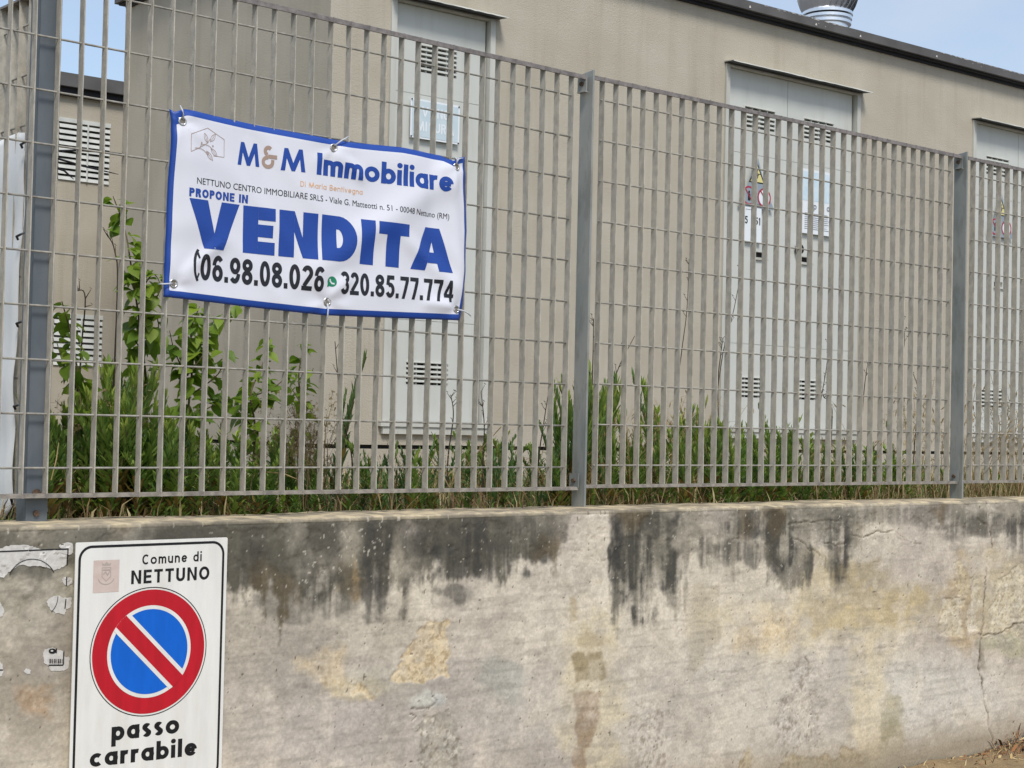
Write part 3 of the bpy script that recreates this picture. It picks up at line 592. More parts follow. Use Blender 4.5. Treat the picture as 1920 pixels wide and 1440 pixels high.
panel(fence, (0, 0, 0), 0, -2, 29, xe=(-.03, .053))
x2 = 29*P+.1356; panel(fence, (x2, float(bendY(x2)), .006), B1, 0, 31, xe=(-.052, .060))
x3 = x2+31*P+.1545; panel(fence, (x3, float(bendY(x3)), .0075), B1, 0, 31, xe=(-.055, .06))
def post(x, y, rz, h, zb, par):
    b = MB(); n = 12
    prof = [(-.0305, zb), (-.0305, h), (.0305, h-.008), (.0305, zb)]
    vs = [(-.004, a, z) for a, z in prof]+[(.004, a, z) for a, z in prof]
    b.add(vs, [(0, 1, 2, 3), (7, 6, 5, 4), (0, 4, 5, 1), (1, 5, 6, 2), (2, 6, 7, 3), (3, 7, 4, 0)])
    me = bevel(b.mesh('fence_post', m_galv), .0012, 1); o = obj('fence_post', me, par, (x, y, 0), (0, 0, rz)); return o
post(1.862, .0, 0, 1.345, -.068, fence)
post(3.914, float(bendY(3.914)), B1, 1.347, -.068, fence)
post(5.98, float(bendY(5.98)), B1, 1.35, -.068, fence)
# corner post: heavy angle section with a drilled foot
b = MB(); zt = 1.36; zb = -.068
b.box(.022, .0765, .0155, .0205, zb, zt); b.box(.0215, .0265, .0205, .072, zb, zt); b.box(.0265, .072, .067, .072, zb, zt); b.box(.0715, .0765, .0205, .072, zb, zt)
cpost = b.build('fence_post', m_post, fence); cpost['label'] = 'dark slate grey square corner post'
b = MB(); b.tube([(.047, .0152, -.045), (.047, .010, -.045)], .0075, 12); b.build('bolt', m_rust, cpost)
b = MB(); b.tube([(.047, .0152, .004), (.047, .012, .004)], .011, 12); b.build('bolt', m_rust, cpost)
b = MB(); b.tube([(.047, .0152, 1.30), (.047, .012, 1.30)], .011, 12); b.build('bolt', m_rust, cpost)
# side fence running back from the corner
side = empty('side_fence', (.1, .115, 0), label='short grating fence running back from the corner post behind the white sheet', cat='fence')
panel(side, (0, 0, -.04), PI/2, 0, 31, tabs=(0, 0), xe=(-.02, .05))
b = MB(); b.box(-.004, .004, -.03, .03, -.07, 1.30); obj('fence_post', b.mesh('fence_post', m_galv), side, (0, 2.0, 0))
# white plastic sheet tied over the side fence, with black ties
sh = empty('white_sheet', (.085, .232, 0), label='white plastic sheet tied with black cable ties beside the corner post', cat='sheet')
pts_t = (.935, .905); ns, nz = 30, 60; vs = []
for i in range(ns):
    s = i/(ns-1); y = s*1.55
    for j in range(nz):
        t = j/(nz-1); zb_ = -.078+.045*max(0, 1-s/.035)**2*1.0+.02*math.sin(s*9)*s; ztp = .925+.03*s+.006*math.sin(s*40)
        z = zb_+(ztp-zb_)*t; yy = y+(.004*(1-s))*(t)-.002*math.sin(t*17)*(1-s)
        vs.append((-.006*math.sin(s*11+t*5)-.003*math.sin(t*23)-.003*abs(math.sin(t*PI*5))*math.exp(-s*18), yy, z))
b = MB(); b.add(vs, [(i*nz+j, (i+1)*nz+j, (i+1)*nz+j+1, i*nz+j+1) for i in range(ns-1) for j in range(nz-1)])
shm = b.build('sheet', m_sheet, sh, smooth=True)
sol = shm.modifiers.new('t', 'SOLIDIFY'); sol.thickness = .001
for k, (px_, py_, tail) in enumerate(((46, 275, 0), (38, 447, 0), (38, 610, 0), (33, 765, 0), (28, 938, 1))):
    q = onX(px_, py_, .08)-np.array([.085, .232, 0]); b = MB()
    pts = [(q[0]-.004, q[1]+.005, q[2]-.012 if tail else q[2]-.003), (q[0]-.010, q[1]+.0, q[2]+.004), (q[0]-.010, q[1]-.03, q[2]+.008), (q[0]-.030, q[1]-.10, q[2]+.004)]
    b.tube(pts, [.0035, .0035, .003, .0025], 6); b.build('cable_tie', m_tieb, sh)
for a, c, d in (((110, 283), (150, 282), (240, 289)), ((100, 295), (150, 310), (222, 327)), ((105, 315), (120, 320), (138, 336))):
    b = MB(); A, Cc, Dd = [onY(p[0], p[1], .16)-np.array([.085, .232, 0]) for p in (a, c, d)]; b.tube([A, (A+Cc)/2, Cc, (Cc+Dd)/2, Dd], [.003, .003, .0028, .0026, .0008], 5); b.build('cable_tie', m_tieb, sh)

# ================================================================== BANNER
FOLDS = [((1.275, .925), (.80, .60), -.010, .045), ((1.31, .60), (1.12, .73), -.007, .028), ((.40, .56), (.52, .66), -.006, .018), ((.87, .955), (.97, .885), -.006, .02), ((.865, .535), (.93, .60), -.006, .02),
         ((1.30, .55), (1.20, .545), -.005, .018), ((.40, .95), (.44, .70), -.005, .05), ((1.22, .985), (1.21, .62), .006, .035), ((1.12, .99), (1.05, .52), -.004, .06), ((.62, .99), (.56, .52), .004, .08), ((1.285, .97), (1.335, .60), -.007, .022)]
EYE = [(.395, .963), (.866, .958), (1.306, .960), (.385, .542), (.859, .528), (1.320, .537)]
def YB(X, Z):
    y = -.0225+.0022*math.sin(X*17+Z*4)-.0025*math.sin(X*6.2+1)
    for (ax, az), (bx, bz), amp, wd in FOLDS:
        dx, dz = bx-ax, bz-az; L2 = dx*dx+dz*dz; t = ((X-ax)*dx+(Z-az)*dz)/L2; tt = min(1.15, max(-.15, t)); D = math.hypot(X-ax-tt*dx, Z-az-tt*dz)
        y += amp*math.exp(-(D/wd)**2)*math.exp(-max(0, abs(t-.5)-.35)**2*18)
    for k, (ex, ez) in enumerate(EYE):
        r2 = (X-ex)**2+(Z-ez)**2; y += .004*math.exp(-r2/.02**2); th = math.atan2(Z-ez, X-ex); rr_ = math.sqrt(r2); y -= .0034*abs(math.sin(2.5*th+k*1.3))**3*math.exp(-((rr_-.05)/.035)**2)
    y -= .0020*abs(math.sin(9*(X*.8+Z*1.9)+1.2*math.sin(X*9)))**6
    return min(y, -.0150)
def b_left(t): return np.interp(t, [0, .3, .6, .85, .93, 1], [.360, .361, .3625, .366, .366, .361])
def b_right(t): return np.interp(t, [0, .06, .3, .55, .9, 1], [1.343, 1.349, 1.362, 1.365, 1.351, 1.349])
def b_bot(s): return np.interp(s, [0, .25, .5, .75, 1], [.506, .497, .4895, .497, .505])-.0
def b_top(s): return np.interp(s, [0, .012, .045, .25, .46, .56, .75, .905, .945, .97, 1], [.992, .985, .9985, .990, .9835, .9835, .9925, .989, .976, .990, .9985])
ban = empty('sale_banner', (.86, -.0225, .5), label='white and blue VENDITA estate agency banner tied to the fence', cat='banner')
BO = np.array([.86, -.0225, .5])
def bpl(X, Z, d=0.0, base=.0012):
    return (X-BO[0], YB(X, Z)-base-d-BO[1], Z-BO[2])
ss = sorted(set(list(np.linspace(0, 1, 141))+[.0120, .0125, .9815, .9820])); tt = sorted(set(list(np.linspace(0, 1, 75))+[.037, .038, .963, .964]))
vs = []; mi_ = []
for s in ss:
    for t in tt:
        x = b_left(t)*(1-s)+b_right(t)*s; z = b_bot(s)*(1-t)+b_top(s)*t; y = YB(x, z)
        if t > .957: y += .010*((t-.957)/.043)**2*(1 if .03 < s < .93 else .2)
        if t < .046: y += .004*((.046-t)/.046)**2
        if s > .9755: y += .012*((s-.9755)/.0245)**2
        if s < .0155: y += .008*((.0155-s)/.0155)**2
        vs.append((x-BO[0], y-BO[1], z-BO[2]))
nT = len(tt); fs = []; fm = []
for i in range(len(ss)-1):
    for j in range(nT-1):
        fs.append((i*nT+j, (i+1)*nT+j, (i+1)*nT+j+1, i*nT+j+1)); sm = (ss[i]+ss[i+1])/2; tm = (tt[j]+tt[j+1])/2
        fm.append(1 if (sm < .0123 or sm > .9818 or tm < .0375 or tm > .9635 or (sm < .028 and tm > .935) and sm*2+1-tm < .10) else 0)
me = bpy.data.meshes.new('banner_sheet'); me.from_pydata(vs, [], fs); me.materials.append(m_vinyl); me.materials.append(m_blue); me.polygons.foreach_set('material_index', fm); me.polygons.foreach_set('use_smooth', [True]*len(fs))
shb = obj('banner_sheet', me, ban); so_ = shb.modifiers.new('t', 'SOLIDIFY'); so_.thickness = .0006; so_.offset = 1
def btext(name, s, t, x0, z0, x1, z1, h, m, track=.12, shear=0, d=.0):
    po, wd = text_polys(s, t, track); po = fit(po, wd, x0, z0, x1, z1, h, shear)
    me = flat_mesh(name, po, lambda a, b, c: bpl(a, b, c+d), m, cut=.012, layer=.00012); me.name = name; return obj(name, me, ban)
btext('headline_lettering', 'VENDITA', .295, .419, .640, 1.300, .643, .127, m_blue, .075)
# name line: M & M Immobiliare
def bpolys(name, po, m, d=0): return obj(name, flat_mesh(name, po, lambda a, b, c: bpl(a, b, c+d), m, cut=.012, layer=.00012), ban)
pm, wm = text_polys('M', .2); bpolys('name_letter', fit(pm, wm, .566, .874, .634, .876, .062), m_blue); bpolys('name_letter', fit(pm, wm, .698, .875, .776, .878, .062), m_blue)
pa, wa = text_polys('&', .17); bpolys('ampersand', fit(pa, wa, .641, .875, .686, .875, .062), m_amp)
po, wd = text_polys('Immobiliare', .215, .075); bpolys('name_lettering', fit(po, wd, .812, .877, 1.287, .882, .061), m_blue)
po, wd = text_polys('Di Maria Bentivegna', .13, .13); bpolys('small_peach_lettering', fit(po, wd, .760, .838, .970, .839, .0150), m_orange)
btext('propone_lettering', 'PROPONE IN', .25, .418, .7715, .601, .7735, .0225, m_blue, .13)
fp, fw_ = font_polys('NETTUNO CENTRO IMMOBILIARE SRLS - Viale G. Matteotti n. 51 - 00048 Nettuno (RM)', 0.0)
bpolys('address_lettering', [(l, [(.440+(1.283-.440)*p[0]/fw_, .807+(.801-.807)*p[0]/fw_+p[1]*.0168/.7) for p in q]) for l, q in fp], m_black)
btext('phone_lettering', '06.98.08.026', .19, .458, .557, .842, .553, .069, m_black, .085)
btext('phone_lettering', '320.85.77.774', .19, .895, .552, 1.302, .556, .064, m_black, .085)
# handset mark
hp = []
for c in stroke_faces(arc(.470, .595, .030, .052, 128, 232, 10), .007, False): hp.append((0, [tuple(p) for p in c]))
hp += [(1, [(.446, .628), (.452, .612), (.457, .614), (.452, .630)]), (1, [(.448, .563), (.453, .576), (.457, .573), (.452, .560)])]
bpolys('handset_mark', hp, m_black)
# round green chat mark with a white handset
gx, gz = .868, .584
bpolys('chat_mark', [(0, disc(gx, gz, .0145, 28)), (1, [(gx-.0145, gz-.016), (gx-.013, gz-.004), (gx-.005, gz-.012)])], m_greenp)
bpolys('chat_mark', [(0, [tuple(p) for p in c]) for c in stroke_faces([(gx-.007, gz+.007), (gx-.006, gz+.001), (gx-.001, gz-.005), (gx+.007, gz-.006)], .004, False)], m_vinyl, d=.0006)
# house outline with a sprig
def bline(pts, wdt, cl=False): return [(0, [tuple(p) for p in c]) for c in stroke_faces(pts, wdt, cl)]
lg = bline([(.419, .888), (.419, .934), (.4695, .957), (.522, .934), (.522, .887), (.487, .886)], .0014)
bpolys('house_outline_mark', lg, m_amp)
lg = bline([(.419, .888), (.440, .899), (.455, .908), (.470, .918), (.478, .930)], .0014); bpolys('sprig_mark', lg, m_amp)
def leafp(x, z, a, L, wd_):
    ca, sa = math.cos(a), math.sin(a); o = []
    for k in range(15):
        q = 2*PI*k/14; u = L*(.5-.5*math.cos(q)); v = wd_*math.sin(q)*math.sin(PI*u/L)**.6
        o.append((x+u*ca-v*sa, z+u*sa+v*ca))
    return o[:-1]
for x, z, a, L in ((.469, .918, 1.95, .026), (.478, .922, .95, .028), (.480, .905, -.75, .027), (.466, .896, -.85, .030)):
    bpolys('sprig_mark', bline(leafp(x, z, a, L, .0055), .0012, True)+[(1, [tuple(p) for p in c]) for c in stroke_faces([(x, z), (x+L*.8*math.cos(a), z+L*.8*math.sin(a))], .0009, False)], m_amp, d=.0002)
bpolys('sprig_mark', bline([(.445, .901), (.450, .914)], .0013)+bline(arc(.462, .900, .022, .012, 130, 10, 8), .0013), m_amp, d=.0004)
bpolys('sprig_mark', bline(arc(.440, .880, .030, .020, 110, 20, 8), .0013)+[(1, disc(.450, .915, .0022, 10)), (1, disc(.486, .912, .0022, 10)), (1, disc(.471, .889, .0022, 10))], m_amp, d=.0006)
# eyelets and clear ties
def torus(R1, r1, n=24, k=8):
    b = MB(); vs = []; fs = []
    for i in range(n):
        for j in range(k):
            q, p = 2*PI*i/n, 2*PI*j/k; vs.append(((R1+r1*math.cos(p))*math.cos(q), r1*.7*math.sin(p), (R1+r1*math.cos(p))*math.sin(q)))
    for i in range(n):
        for j in range(k): fs.append((i*k+j, ((i+1) % n)*k+j, ((i+1) % n)*k+(j+1) % k, i*k+(j+1) % k))
    b.add(vs, fs); return b
TM = torus(.0098, .0028).mesh('eyelet', m_steel, True)
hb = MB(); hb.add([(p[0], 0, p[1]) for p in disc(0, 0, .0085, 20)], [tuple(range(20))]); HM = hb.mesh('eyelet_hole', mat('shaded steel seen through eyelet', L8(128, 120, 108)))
for ex, ez in EYE:
    e = obj('eyelet', TM, ban, bpl(ex, ez, .001)); obj('eyelet_hole', HM, e, (0, .0004, 0))
def tie(pts, r=.0022):
    b = MB(); q = [bpl(x, z, d) for x, z, d in pts]; b.tube(q, [r]*(len(q)-1)+[r*.6], 6); return b.build('cable_tie', m_tie, ban, True)
tie([(.396, .970, .002), (.393, .982, .006), (.390, .990, .005), (.387, 1.004, -.004)])
tie([(.868, .964, .002), (.890, .982, .006), (.905, .990, .004), (.922, 1.000, -.006)])
tie([(1.306, .968, .002), (1.306, .982, .005), (1.303, .994, -.008)]); tie([(1.305, .972, .004), (1.312, .985, .004), (1.330, .990, .001)])
tie([(.380, .542, .002), (.368, .540, .005), (.352, .538, .001), (.346, .538, -.012)])
tie([(.859, .522, .002), (.858, .505, .005), (.857, .488, .003), (.857, .470, -.01)])
tie([(1.324, .537, .002), (1.343, .534, .005), (1.362, .528, .004), (1.378, .520, 0)])

# ================================================================== NO PARKING SIGN
SX0, SX1, SZ1, SZ0, SY = .071, .480, -.1035, -.716, -.176
sg = empty('no_parking_sign', ((SX0+SX1)/2, SY, SZ0), label='white driveway no parking sign reading passo carrabile, fixed on the stained wall', cat='sign')
SO = np.array([(SX0+SX1)/2, SY, SZ0]); sg.location.x -= .008
def rrect(x0, z0, x1, z1, r, n=8):
    return arc(x1-r, z1-r, r, r, 0, 90, n)+arc(x0+r, z1-r, r, r, 90, 180, n)+arc(x0+r, z0+r, r, r, 180, 270, n)+arc(x1-r, z0+r, r, r, 270, 360, n)
out_ = rrect(SX0, SZ0, SX1, SZ1, .004, 3); n = len(out_)
b = MB(); b.add([(p[0]-SO[0], 0, p[1]-SO[2]) for p in out_]+[(p[0]-SO[0], .0025, p[1]-SO[2]) for p in out_], [tuple(range(n))[::-1], tuple(range(n, 2*n))]+[(k, (k+1) % n, n+(k+1) % n, n+k) for k in range(n)])
b.build('sign_plate', m_signw, sg)
b = MB(); b.box(-.15, .15, .0028, .026, .08, .11); b.box(-.15, .15, .0028, .026, .48, .51); b.build('mounting_rail', m_alu, sg)
def spl(layer): return lambda a, b_, c: (a-SO[0], -.0004-layer-c, b_-SO[2])
def spoly(name, po, m, layer=0.0): return obj(name, flat_mesh(name, po, spl(layer), m, layer=.0001), sg)
bo = rrect(.0815, -.704, .4685, -.1145, .031, 10)
spoly('black_border', [(0, [tuple(p) for p in c]) for c in stroke_faces(bo, .0062, True)], m_signk)
cx0, cz0 = .2705, -.3745
spoly('ring_outline', [(0, q) for q in annulus(cx0, cz0, .1545, .1568)], m_signk)
spoly('red_ring', [(0, disc(cx0, cz0, .1505, 80))], m_signr)
spoly('white_ring', [(0, disc(cx0, cz0, .1120, 80))], m_signw, .0003)
spoly('blue_field', [(0, disc(cx0, cz0, .1030, 80))], m_signb, .0006)
def band(hw, rad, ang):
    ca, sa = math.cos(ang), math.sin(ang); L = math.sqrt(rad*rad-hw*hw); a0 = math.asin(hw/rad); pts = []
    for k in range(9): q = -a0+2*a0*k/8; pts.append((rad*math.cos(q), rad*math.sin(q)))
    for k in range(9): q = PI-a0+2*a0*k/8; pts.append((rad*math.cos(q), rad*math.sin(q)))
    return [(cx0+p[0]*ca-p[1]*sa, cz0+p[0]*sa+p[1]*ca) for p in pts]
spoly('white_band', [(0, band(.0285, .1120, -PI/4-.0))], m_signw, .0009)
spoly('red_band', [(0, band(.0185, .1122, -PI/4-.0))], m_signr, .0012)
po, wd = text_polys('Comune di', .175, .20); spoly('lettering', fit(po, wd, .244, -.1625, .407, -.1605, .0245), m_signk)
po, wd = text_polys('NETTUNO', .205, .19); spoly('lettering', fit(po, wd, .216, -.2085, .430, -.2070, .0330), m_signk)
po, wd = text_polys('passo', .225, .14); spoly('lettering', fit(po, wd, .176, -.5805, .357, -.5815, .0460), m_signk)
po, wd = text_polys('carrabile', .225, .135); spoly('lettering', fit(po, wd, .122, -.6362, .408, -.6422, .0440), m_signk)
# faded municipal crest sticker
x0, x1, z0, z1 = .117, .184, -.2245, -.1475
st_ = spoly('crest_sticker', [(0, [(x0, z0), (x1, z0), (x1, z1), (x0, z1)])], m_fade)
cc = (x0+x1)/2; cr = []
cr += [(0, [(cc-.010, z1-.013), (cc+.010, z1-.013), (cc+.012, z1-.006), (cc+.006, z1-.010), (cc, z1-.004), (cc-.006, z1-.010), (cc-.012, z1-.006)])]
cr += [(0, [tuple(p) for p in c]) for c in stroke_faces([(cc-.011, z1-.018), (cc+.011, z1-.018), (cc+.011, z1-.040), (cc, z1-.050), (cc-.011, z1-.040)], .0018, True)]
cr += [(1, [tuple(p) for p in c]) for c in stroke_faces(arc(cc, z1-.040, .021, .018, 195, 345, 12), .0022, False)]
cr += [(2, [tuple(p) for p in c]) for c in stroke_faces([(cc-.008, z1-.034), (cc-.002, z1-.028), (cc+.003, z1-.036), (cc+.009, z1-.026)], .0022, False)]
cr += [(3, [(cc-.009, z1-.022), (cc+.009, z1-.022), (cc+.009, z1-.0245), (cc-.009, z1-.0245)])]
c_ = spoly('crest', cr, m_crest, .0003)

# ================================================================== TORN STICKERS ON THE WALL
def wpt(x, y):
    Y = WALLY
    for _ in range(3): q = onY(x, y, Y); Y = wallface(q[0], q[2])
    return q[0], q[2]
def jag(pts, amp=.0012, sub=6, seed=0):
    r_ = random.Random(seed); o = []
    for i in range(len(pts)):
        a, b = pts[i], pts[(i+1) % len(pts)]
        for k in range(sub):
            t = k/sub; o.append((a[0]+(b[0]-a[0])*t+r_.uniform(-amp, amp), a[1]+(b[1]-a[1])*t+r_.uniform(-amp, amp)))
    return o
def sticker(label, outline, marks, seed, sharp=False):
    W_ = [wpt(*p) for p in outline]; cx = sum(p[0] for p in W_)/len(W_); cz = sum(p[1] for p in W_)/len(W_); yb = wallface(cx, cz)
    root = empty('torn_sticker', (cx, yb, cz), label=label, cat='sticker')
    pl = lambda lay: (lambda a, b, c: (a-cx, wallface(a, b)-.0007-lay-c-yb, b-cz))
    me = flat_mesh('paper', [(0, jag(W_, .0014, 5, seed))], pl(0), m_paper, cut=.006); o = obj('paper', me, root); s_ = o.modifiers.new('t', 'SOLIDIFY'); s_.thickness = .0004; s_.offset = -1
    for k, (pts, wd_, mt) in enumerate(marks):
        Wm = [wpt(*p) for p in pts]
        po = [(0, [tuple(p) for p in c]) for c in stroke_faces(Wm, wd_, False)] if wd_ else [(0, Wm)]
        obj('printed_mark', flat_mesh('printed_mark', po, pl(.0012+.0003*k), mt, cut=.01), root)
def parc(cx, cy, rx, ry, a0, a1, n=10): return [(cx+rx*math.cos(math.radians(a0+(a1-a0)*i/n)), cy-ry*math.sin(math.radians(a0+(a1-a0)*i/n))) for i in range(n+1)]
sticker('largest torn white sticker with frame line and arc, left of the sign', [(-60, 1030), (0, 1028), (20, 1022), (50, 1021), (66, 1026), (78, 1031), (126, 1031), (126, 1058), (112, 1066), (100, 1069), (88, 1064), (74, 1061), (60, 1062), (40, 1058), (22, 1068), (8, 1082), (-20, 1086), (-60, 1080)],
        [([(-60, 1036), (0, 1034), (76, 1031), (127, 1029), (125, 1059)], .0030, m_signk), (parc(60, 1095, 46, 47, 158, 28, 16), .0016, m_signk)], 1)
sticker('torn white corner scrap touching the top left edge of the sign', [(110, 1022), (118, 1018), (136, 1017), (137, 1036), (128, 1042), (122, 1034), (126, 1028), (112, 1028)], [], 2)
sticker('small round white scrap with one black stroke beside the sign edge', [(115, 1086), (122, 1081), (135, 1084), (135, 1095), (124, 1098), (117, 1093)], [([(124.5, 1081.5), (124, 1097.5)], .0026, m_signk)], 3)
sticker('torn white scrap with curved line and black stroke, left of the red ring', [(87, 1128), (95, 1119), (110, 1117), (118, 1121), (134, 1120), (133, 1138), (124, 1142), (121, 1152), (104, 1150), (94, 1142)], [(parc(50, 1118, 58, 48, 0, -38, 8), .0015, m_signk), ([(123, 1123), (121, 1141)], .0026, m_signk)], 4)
sticker('torn white scrap at the left picture edge below the big sticker', [(-30, 1128), (0, 1129), (6, 1140), (9, 1146), (4, 1155), (-30, 1160)], [], 5)
sticker('torn sticker scrap with letter a and barcode left of the blue field', [(80, 1228), (84, 1218), (98, 1214), (106, 1218), (118, 1221), (120, 1231), (130, 1232), (128, 1254), (112, 1259), (94, 1257), (92, 1250), (82, 1242)],
        [([(90, 1247), (117, 1247), (118.5, 1244), (119, 1221)], .0028, m_signk), (parc(97.5, 1220.5, 7, 5.0, 0, 360, 16)[:-1], 0, m_signk), ([(105, 1215.5), (104.6, 1224)], .003, m_signk), (parc(96.5, 1220, 2.6, 1.7, 0, 360, 12)[:-1], 0, m_paper)]+
        [([(92+k*2.45+(.7 if k % 3 == 0 else 0), 1235), (92+k*2.45+(.7 if k % 3 == 0 else 0), 1243)], .0013 if k % 2 else .0022, m_signk) for k in range(10)], 6)
sticker('tiny white scrap alone on the bare wall below the barcode scrap', [(45, 1256), (49, 1253), (57, 1256), (57, 1262), (50, 1264), (45, 1260)], [], 7)
sticker('torn white scrap with black line at the lower left picture edge', [(-30, 1240), (0, 1240), (5, 1246), (6, 1258), (3, 1268), (-30, 1270)], [([(-30, 1257), (5, 1256)], .0028, m_signk)], 8)

# ================================================================== TRANSFORMER CABIN
TH = .055
FO = np.array([5.5, 2.455, 0.0]); FU = np.array([math.cos(TH), -math.sin(TH), 0]); FN = np.array([-math.sin(TH), -math.cos(TH), 0])   # FN points to the street
def onF(x, y, off=0.0):
    """picture point -> (u, z) on the cabin front, off metres in front of it"""
    d = ray(x, y); p0 = FO+FN*off; t = ((p0-CAM)@FN)/(d@FN); q = CAM+t*d; return float((q-FO)@FU), float(q[2])
UC = onF(619, 60)[0]; UE = UC+8.6; DEPTH = 2.35
ZR = 2.70
fr = {}
cab = empty('transformer_cabin', tuple(FO+FU*UC), -TH, label='long beige rendered electrical cabin with grey doors, flat roof and dark fascia', cat='building')
def cu(u): return u-UC            # local x in the cabin frame; local y points away from the street
d1 = dict(u0=onF(733, 160)[0], u1=onF(921, 160)[0], z0=.195, z1=2.315); d2 = dict(u0=onF(1359, 300)[0], u1=onF(1607, 300)[0], z0=.205, z1=2.365); u3 = onF(1824, 300)[0]; d3 = dict(u0=u3, u1=u3+(d2['u1']-d2['u0']), z0=.205, z1=2.365)
PLZ = .085
b = MB()
holes = [(cu(d['u0']), cu(d['u1']), d['z0'], d['z1'], .09) for d in (d1, d2, d3)]
plate(b, 0, cu(UE), PLZ, ZR, 0, holes, back=False)
b.add([(0, 0, PLZ), (cu(UE), 0, PLZ), (cu(UE), .06, PLZ), (0, .06, PLZ)], [(0, 3, 2, 1)])
wl = b.build('front_wall', m_plaster, cab)
b = MB(); b.add([(0, 0, PLZ), (0, DEPTH, PLZ), (0, DEPTH, ZR), (0, 0, ZR)], [(0, 3, 2, 1)]); b.build('side_wall', m_plaster_side, cab)
b = MB(); b.add([(cu(UE), 0, PLZ), (cu(UE), DEPTH, PLZ), (0, DEPTH, PLZ), (cu(UE), 0, ZR), (cu(UE), DEPTH, ZR), (0, DEPTH, ZR)], [(0, 1, 4, 3), (1, 2, 5, 4)]); b.build('rear_wall', m_plaster, cab)
b = MB(); b.box(.02, cu(UE)-.02, .02, DEPTH-.02, .065, PLZ); b.build('plinth_joint', m_dark, cab)
b = MB(); b.box(0, cu(UE), 0.001, DEPTH, -.25, .065); b.build('plinth', m_plaster, cab)
# roof: bitumen fascia over a recessed lip, pale coating flaking along the upper edge
b = MB(); b.box(-.07, cu(UE)+.07, -.075, DEPTH+.07, ZR-.006, ZR+.047)
rfm = b.mesh('roof', m_slate); rf = obj('roof', rfm, cab)
b = MB(); b.box(-.05, cu(UE)+.05, -.052, DEPTH+.05, ZR-.016, ZR-.006); b.build('roof_lip', m_slate2, rf)
b = MB(); b.box(-.02, cu(UE)+.02, -.020, DEPTH+.02, ZR-.032, ZR-.016); b.build('roof_shade_strip', m_slate2, rf)  # black strip stands in for the shadow between roof lip and wall
b = MB(); rr = random.Random(3)
for k in range(420):
    x = rr.uniform(0, cu(UE)); 
    if vnoise(np.array([x*2.5]), np.array([0.]), 71)[0] < .42: continue
    l = rr.uniform(.006, .05); z = ZR+.0460-rr.uniform(.002, .007) if rr.random() < .95 else ZR+.01+rr.random()*.022
    h = rr.uniform(.001, .003) if z > ZR+.035 else .004; l = l if z > ZR+.035 else .006
    b.add([(x, -.0768, z), (x+l, -.0768, z+rr.uniform(-.002, .002)), (x+l*.8, -.0768, z+h), (x+l*.2, -.0768, z+h)], [(0, 1, 2, 3)])
for px_, py_ in ((1406, 18), (1530, 52), (1613, 78), (1756, 113)):
    u, z = onF(px_, py_, .075); l = .009; z = max(ZR+.012, min(ZR+.030, z)); b.add([(cu(u)-l, -.0768, z-.007), (cu(u)+l, -.0768, z-.006), (cu(u)+l*.3, -.0768, z+.008), (cu(u)-l*.4, -.0768, z+.006)], [(0, 1, 2, 3)])
fl = b.build('flaked_coating', m_chip, rf); fl['kind'] = 'stuff'

